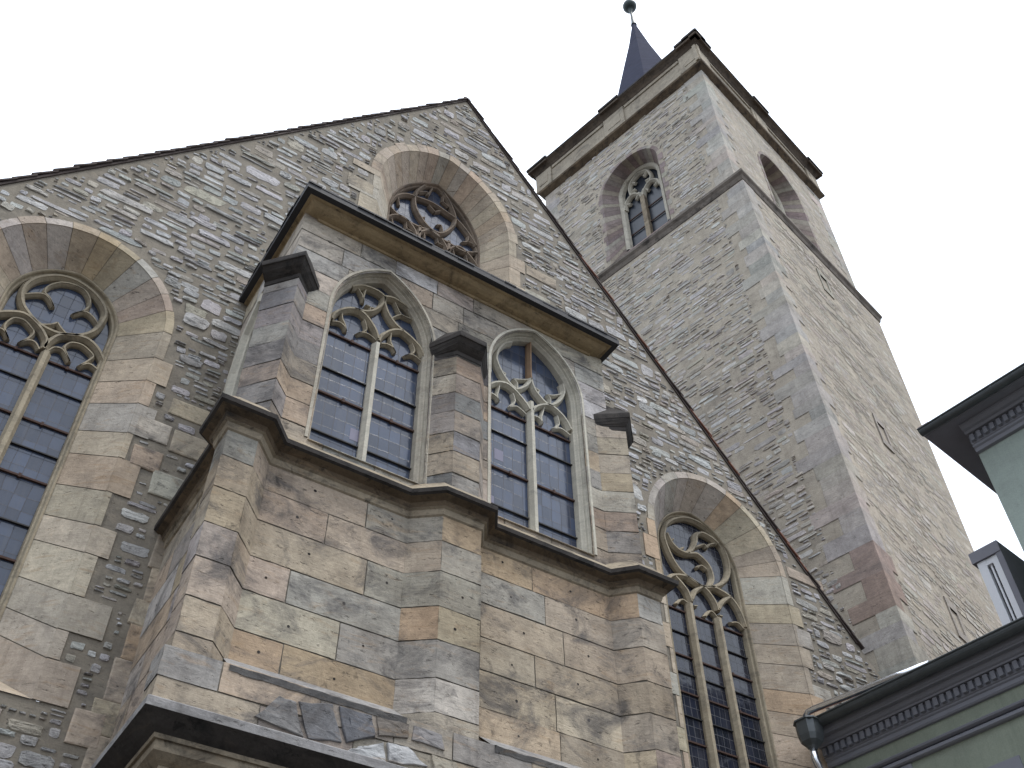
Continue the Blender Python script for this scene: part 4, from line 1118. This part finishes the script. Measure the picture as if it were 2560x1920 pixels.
# string courses and parapet: closed rings round the tower
def ring(mb, d, prof, m=0, xa=0.0, xb=7.3, ya=0.0, yb=7.3):
    P = [(xa + d, yb - d), (xa + d, ya + d), (xb - d, ya + d), (xb - d, yb - d)]
    P = P + [P[0]]
    # outward normals handled per side by a mitre on a square
    sx = [(-1, 1), (-1, -1), (1, -1), (1, 1), (-1, 1)]
    rows = [[WT(p[0] + s[0] * o, p[1] + s[1] * o, z) for o, z in prof] for p, s in zip(P, sx)]
    mb.grid(rows, (1, 1, 1), m)
s = MB()
ring(s, 0.0, [(-0.02, 24.42), (0.02, 24.46), (0.05, 24.60), (0.10, 24.68), (0.10, 24.77)], 1, xb=6.75, yb=7.15)
ring(s, 0.0, [(0.10, 24.77), (0.02, 24.90), (-0.32, 25.18)], 0, xb=6.75, yb=7.15)
s.build('string_course', ['trim', 'patchy'], tower)
s = MB()
ring(s, 0.3, [(-0.02, 31.28), (0.03, 31.32), (0.10, 31.40), (0.175, 31.48), (0.185, 31.57)], 1, xb=7.16, yb=7.12)
ring(s, 0.3, [(0.185, 31.57), (0.06, 31.80), (0.0, 31.82)], 0, xb=7.16, yb=7.12)
s.build('parapet_cornice', ['trim', 'crust'], tower)
s = MB()
d = 0.27
ring(s, d, [(0, 31.75), (0, 32.75)], 0)
for a0, a1 in ((0.16, 0.9), (3.22, 4.06), (6.45, 7.14)):
    for W in (lambda u, o, z: WT(d - o, u, z), lambda u, o, z: WT(u, d - o, z)):
        s.box(W, (a0, -0.05, 31.78), (a1, 0.06, 32.76))
        s.box(W, (a0 + 0.16, 0.05, 32.0), (a1 - 0.16, 0.075, 32.55))
for a0, a1 in ((0.9, 3.22), (4.06, 6.45)):
    for W in (lambda u, o, z: WT(d - o, u, z), lambda u, o, z: WT(u, d - o, z)):
        s.box(W, (a0 + 0.04, -0.05, 32.62), (a1 - 0.04, 0.04, 32.77))
        s.box(W, (a0 + 0.04, -0.05, 31.78), (a1 - 0.04, 0.03, 31.95))
s.build('parapet', 'trimT', tower)
s = MB()
ring(s, d, [(0.0, 32.74), (0.06, 32.78), (0.10, 32.86), (0.17, 32.95), (0.23, 33.0), (0.25, 33.03)], 1)
ring(s, d, [(0.25, 33.03), (0.262, 33.035), (0.262, 33.11), (0.1, 33.16), (-0.35, 33.16), (-0.4, 32.6)], 0)
for a0, a1 in ((-0.06, 0.83), (3.2, 4.05), (6.45, 7.36)):
    for W in (lambda u, o, z: WT(-o, u, z), lambda u, o, z: WT(u, -o, z)):
        s.box(W, (a0, -0.5, 33.09), (a1, 0.035, 33.2))
        s.box(W, (a0 + 0.03, -0.25, 32.96), (a1 - 0.03, 0.0, 33.1), (1, 1, 1), 1)
s.build('parapet_coping', ['black', 'coping'], tower)
s = MB(); s.face([WT(0.5, 0.5, 32.4), WT(6.8, 0.5, 32.4), WT(6.8, 6.8, 32.4), WT(0.5, 6.8, 32.4)]); s.build('platform', 'slate', tower)
# spire, slightly off the centre of the platform as in the photo
sc_ = WT(3.3, 3.3, 0); nv_ = Vector((sc_.x, sc_.y, 0)).normalized(); lat = Vector((-nv_.y, nv_.x, 0))
SC = sc_ + lat * 0.42
sp = MB()
rows = []
for z, r_ in ((32.4, 2.42), (33.4, 2.28), (36.5, 1.60), (39.5, 0.99), (42.0, 0.47), (44.3, 0.07)):
    rows.append([SC + Vector((r_ * math.cos(RAD(22.5 + 45 * i) + 0.288), r_ * math.sin(RAD(22.5 + 45 * i) + 0.288), z)) for i in range(8)])
sp.grid(rows, closed=True)
spire = sp.build('spire', 'slateS', tower)
fn = MB()
prof = [(44.2, 0.13), (44.6, 0.08), (45.5, 0.05), (45.72, 0.07), (45.80, 0.10), (45.84, 0.16), (45.93, 0.26), (46.05, 0.30), (46.13, 0.31), (46.25, 0.28), (46.36, 0.19), (46.42, 0.05), (46.6, 0.025), (47.6, 0.015)]
fn.grid([[SC + Vector((r_ * math.cos(a), r_ * math.sin(a), z)) for a in [2 * math.pi * i / 16 for i in range(16)]] for z, r_ in prof], smooth=True, closed=True)
fn.build('finial', 'ball', spire)

# ================================================================== GREEN HOUSES on the right
ha = RAD(-82)
HU = Vector((math.cos(ha), math.sin(ha), 0)); HN = Vector((math.sin(ha), -math.cos(ha), 0))
HP = Vector((10.6, 8.3, 0))
WH = lambda s, o, z: HP + HU * s + HN * o + Vector((0, 0, z))
def extrude(mb, prof, s0, s1, m=0, W=None, caps=True):
    W = W or WH
    a = [W(s0, o, z) for o, z in prof]; b = [W(s1, o, z) for o, z in prof]
    mb.grid([a, b], (1, 1, 1), m)
    if caps: mb.face(a, (1, 1, 1), m); mb.face(b, (1, 1, 1), m)
def dentils(mb, s0, s1, o0, o1, z0, z1, step, w, m):
    s = s0
    while s < s1:
        mb.box(WH, (s, o0, z0), (s + w, o1, z1), (1, 1, 1), m); s += step
S0, S1 = -0.16, 8.6
low = thing('townhouse', 'low sage green townhouse with grey dentil cornice and zinc gutter beside the church', 'house', tuple(WH(4, -3, 0)), 'green townhouses at the right')
hw = MB()
win = [(s, s + 0.95, 5.2, 6.85) for s in (1.15, 3.1, 5.0)]
ps = [[(S0, 0.0), (S1, 0.0), (S1, 7.95), (S0, 7.95)]]
for a, b, c, e_ in win: ps = [q for p in ps for q in subtract_convex(p, [(a, c), (b, c), (b, e_), (a, e_)])]
for p in ps: hw.face([WH(s, 0, z) for s, z in p])
hw.face([WH(S0, 0, 0), WH(S0, -6, 0), WH(S0, -6, 9.5), WH(S0, 0, 7.95)]); hw.face([WH(S1, 0, 0), WH(S1, -6, 0), WH(S1, -6, 9.5), WH(S1, 0, 7.95)])
hw.build('wall', 'greenlow', low)
hc = MB()
extrude(hc, [(0.0, 7.915), (0.035, 7.92), (0.05, 7.94), (0.05, 7.985), (0.07, 8.0), (0.07, 8.02), (0.085, 8.03), (0.085, 8.155), (0.0, 8.155)], S0, S1, 0)
dentils(hc, S0 + 0.02, S1, 0.085, 0.135, 8.045, 8.145, 0.098, 0.058, 0)
extrude(hc, [(0.0, 8.155), (0.15, 8.155), (0.155, 8.175), (0.18, 8.19), (0.20, 8.22), (0.205, 8.235), (0.27, 8.235), (0.275, 8.25), (0.30, 8.265), (0.31, 8.33), (0.0, 8.33)], S0, S1, 0)
hc.build('cornice', 'greytrim', low)
hb = MB()
extrude(hb, [(0.0, 7.66), (0.05, 7.665), (0.085, 7.68), (0.095, 7.70), (0.06, 7.715), (0.03, 7.74), (0.0, 7.745)], S0, S1, 0)
extrude(hb, [(0.0, 7.58), (0.04, 7.585), (0.06, 7.60), (0.065, 7.63), (0.04, 7.65), (0.0, 7.655)], S0, S1, 0)
for a, b, c, e_ in win:
    hb.box(WH, (a - 0.14, -0.02, e_ + 0.06), (b + 0.14, 0.028, e_ + 0.32))
    hb.box(WH, (a - 0.14, -0.02, c - 0.1), (a - 0.0, 0.03, e_ + 0.06)); hb.box(WH, (b, -0.02, c - 0.1), (b + 0.14, 0.03, e_ + 0.06))
    extrude(hb, [(0.0, e_), (0.045, e_), (0.05, e_ + 0.02), (0.035, e_ + 0.055), (0.0, e_ + 0.06)], a - 0.0, b + 0.0, 0)
hb.box(WH, (S0 + 0.02, -0.02, 7.40), (win[0][0] - 0.2, 0.022, 7.57))
hb.build('frieze_moulding', 'greytrim', low)
for a, b, c, e_ in win:
    f = MB()
    for lo, hi in (((a, -0.12, c), (a + 0.06, -0.02, e_)), ((b - 0.06, -0.12, c), (b, -0.02, e_)), ((a + 0.06, -0.12, e_ - 0.07), (b - 0.06, -0.02, e_)), ((a + 0.06, -0.12, c), (b - 0.06, -0.02, c + 0.06)), (((a + b) / 2 - 0.035, -0.11, c + 0.06), ((a + b) / 2 + 0.035, -0.03, e_ - 0.07))): f.box(WH, lo, hi)
    for lo, hi in (((a - 0.003, -0.12, c), (a, 0.0, e_)), ((b, -0.12, c), (b + 0.003, 0.0, e_)), ((a, -0.12, e_), (b, 0.0, e_ + 0.003))): f.box(WH, lo, hi)
    w = f.build('window', 'white', low)
    p = MB(); p.face([WH(a, -0.08, c), WH(b, -0.08, c), WH(b, -0.08, e_), WH(a, -0.08, e_)]); p.build('pane', 'pane', w)
# gutter (half round), with brackets, over the cornice
gt = MB()
def gutter(mb, s0, s1, oc, zc, r, W=WH, m=0):
    P = [(oc + r * math.cos(a), zc + r * math.sin(a)) for a in [math.pi + math.pi * i / 10 for i in range(11)]]
    P2 = [(oc + (r - 0.008) * math.cos(a), zc + (r - 0.008) * math.sin(a)) for a in [2 * math.pi - math.pi * i / 10 for i in range(11)]]
    bead = [(oc + r + 0.008 + 0.012 * math.cos(a), zc + 0.006 + 0.012 * math.sin(a)) for a in [2 * math.pi * i / 8 for i in range(9)]]
    extrude(mb, P + P2, s0, s1, m, W)
    extrude(mb, bead, s0, s1, m, W, False)
    s = s0 + 0.35
    while s < s1:
        Pb = [(oc + (r + 0.006) * math.cos(a), zc + (r + 0.006) * math.sin(a)) for a in [math.pi + math.pi * i / 10 for i in range(11)]]
        extrude(mb, Pb, s, s + 0.03, m, W, False); s += 0.75
gutter(gt, S0, S1, 0.385, 8.375, 0.085)
gt.build('gutter', 'gutter', low)
# roof with tile edge
rf = MB()
rf.face([WH(S0, 0.34, 8.405), WH(S1, 0.34, 8.405), WH(S1, -6, 10.3), WH(S0, -6, 10.3)]); rf.face([WH(S0, 0.34, 8.34), WH(S1, 0.34, 8.34), WH(S1, -6, 10.2), WH(S0, -6, 10.2)])
s = S0; ri = random.Random(6)
while s < 3.2:
    rf.box(WH, (s, 0.20, 8.42 + ri.uniform(0, 0.012)), (s + 0.165, 0.37 + ri.uniform(-0.01, 0.01), 8.437 + ri.uniform(0, 0.012)), (1, 1, 1), 1); s += 0.175
rf.build('roof', ['tile', 'redtile'], low)
# zinc pipe that runs along the eave to the hopper, hopper and downpipe
def tube(mb, pts, r, n=12, m=0):
    P = [Vector(p) for p in pts]; rows = []
    for i, p in enumerate(P):
        a = P[i] - P[i - 1] if i else P[1] - P[0]; b = P[i + 1] - P[i] if i < len(P) - 1 else a
        t = (a.normalized() + b.normalized()).normalized()
        u = t.cross(Vector((0, 0, 1)) if abs(t.z) < 0.9 else Vector((1, 0, 0))).normalized(); v = t.cross(u)
        rows.append([p + u * (r * math.cos(2 * math.pi * k / n)) + v * (r * math.sin(2 * math.pi * k / n)) for k in range(n)])
    mb.grid(rows, (1, 1, 1), m, True, closed=True); mb.face(rows[0], m=m); mb.face(rows[-1], m=m)
pp = MB()
tube(pp, [WH(1.75, 0.36, 8.43), WH(1.3, 0.38, 8.462), WH(0.9, 0.39, 8.485), WH(0.4, 0.40, 8.515), WH(0.05, 0.41, 8.535), WH(-0.03, 0.42, 8.525), WH(-0.075, 0.43, 8.48), WH(-0.085, 0.45, 8.34)], 0.045)
pp.build('eave_pipe', 'zinc', low)
hp = MB()
hz = [(8.365, 1.12), (8.345, 1.14), (8.335, 1.0), (8.25, 0.98), (8.16, 0.93), (8.08, 0.8), (8.02, 0.45), (7.98, 0.32)]
hp.grid([[WH(-0.04 + 0.145 * r_ * a, 0.50 + 0.13 * r_ * b, z) for a, b in ((-1, -1), (-0.3, -1.05), (0.3, -1.05), (1, -1), (1.0, 0.5), (0.55, 1), (-0.55, 1), (-1.0, 0.5))] for z, r_ in hz], closed=True)
hp.face([WH(-0.04 + 0.13 * a, 0.50 + 0.12 * b, 8.33) for a, b in ((-1, -1), (1, -1), (1, 1), (-1, 1))])
hop = hp.build('rain_hopper', 'gutter', low)
dp = MB(); tube(dp, [WH(-0.04, 0.50, 8.0), WH(-0.04, 0.50, 7.85), WH(-0.045, 0.44, 7.72), WH(-0.055, 0.2, 7.5), WH(-0.06, 0.10, 7.38), WH(-0.06, 0.09, 0.0)], 0.05); dp.build('downpipe', 'zinc', low)
# sheet flashing between the church verge and this roof
fl_ = MB()
fl_.face([WH(0.3, -1.2, 9.45), WH(0.5, 0.0, 8.55), WH(1.7, 0.0, 8.55), WH(1.2, -1.2, 9.3)])
fl_.build('roof_flashing', 'slate', low)
# dormer on the low roof
dm = thing('dormer', 'narrow white framed dormer with dark roof above the low eave gutter', 'dormer', tuple(WH(3.2, -0.9, 8.6)))
DO = -0.55
d1 = MB()
def slabs(mb, lo, hi, m=0): mb.box(WH, lo, hi, (1, 1, 1), m)
slabs(d1, (2.43, DO - 1.2, 8.6), (2.545, DO, 9.99)); slabs(d1, (2.575, DO - 0.07, 8.6), (2.60, DO - 0.03, 9.95)); slabs(d1, (2.635, DO - 1.2, 8.6), (2.715, DO, 9.99))
slabs(d1, (2.545, DO - 0.1, 9.9), (2.635, DO - 0.005, 9.99))
d1.build('frame', 'white', dm)
d2 = MB(); slabs(d2, (2.545, DO - 0.12, 8.6), (2.635, DO - 0.08, 9.9)); d2.build('pane', 'pane', dm)
d3 = MB(); slabs(d3, (2.38, DO - 1.3, 9.995), (2.80, DO + 0.03, 10.16)); slabs(d3, (2.72, DO - 1.25, 8.5), (2.80, DO + 0.02, 9.994)); d3.build('roof', 'darktrim', dm)

# tall green house
T0, T1 = 3.22, 9.2
tall = thing('townhouse', 'tall pale green house corner with wide dark eaves, upper right', 'house', tuple(WH(6.2, -4, 0)), 'green townhouses at the right')
tw = MB()
tw.face([WH(T0, 0, 8.2), WH(T1, 0, 8.2), WH(T1, 0, 11.35), WH(T0, 0, 11.35)]); tw.face([WH(T0, 0, 8.2), WH(T0, -8, 8.2), WH(T0, -8, 11.35), WH(T0, 0, 11.35)]); tw.face([WH(T1, 0, 8.2), WH(T1, -8, 8.2), WH(T1, -8, 11.35), WH(T1, 0, 11.35)])
tw.build('wall', 'green', tall)
tcn = MB()
def ringH(mb, prof, m=0):
    # cornice that turns the corner of the house
    pts = [(T0, -8.0, (-1, 0)), (T0, 0.0, (-1, 1)), (T1, 0.0, (0, 1))]
    mb.grid([[WH(s + d_[0] * o, oo + d_[1] * o, z) for o, z in prof] for s, oo, d_ in pts], (1, 1, 1), m)
extrude(tcn, [(0.0, 11.10), (0.05, 11.11), (0.06, 11.16), (0.085, 11.18), (0.085, 11.21), (0.10, 11.22), (0.10, 11.36), (0.0, 11.36)], T0, T1, 0)
dentils(tcn, T0 + 0.03, T1, 0.10, 0.15, 11.24, 11.34, 0.10, 0.058, 0)
extrude(tcn, [(0.0, 11.36), (0.17, 11.36), (0.19, 11.39), (0.23, 11.40), (0.27, 11.44), (0.28, 11.47), (0.0, 11.47)], T0, T1, 0)
tcn.build('cornice', 'greytrim', tall)
te = MB()
ringH(te, [(0.0, 11.475), (0.42, 11.475), (0.44, 11.485), (0.44, 11.545), (0.0, 11.545)])
te.build('eaves', 'darktrim', tall)
tg = MB(); gutter(tg, T0 - 0.44, T1, 0.50, 11.52, 0.07); tg.build('gutter', 'gutter', tall)
tr = MB()
ap = [WH(6.2, -3.5, 13.3)]
E4 = [WH(T0 - 0.46, 0.46, 11.56), WH(T1 + 0.4, 0.46, 11.56), WH(T1 + 0.4, -8.4, 11.56), WH(T0 - 0.46, -8.4, 11.56)]
for i in range(4): tr.face([E4[i - 1], E4[i], ap[0]])
s = T0 - 0.44; ri = random.Random(8)
while s < T0 + 0.5:
    tr.box(WH, (s, 0.25, 11.575 + ri.uniform(0, 0.02)), (s + 0.16, 0.50 + ri.uniform(-0.03, 0.02), 11.60 + ri.uniform(0, 0.02))); s += 0.17
tr.build('roof', 'redtile', tall)
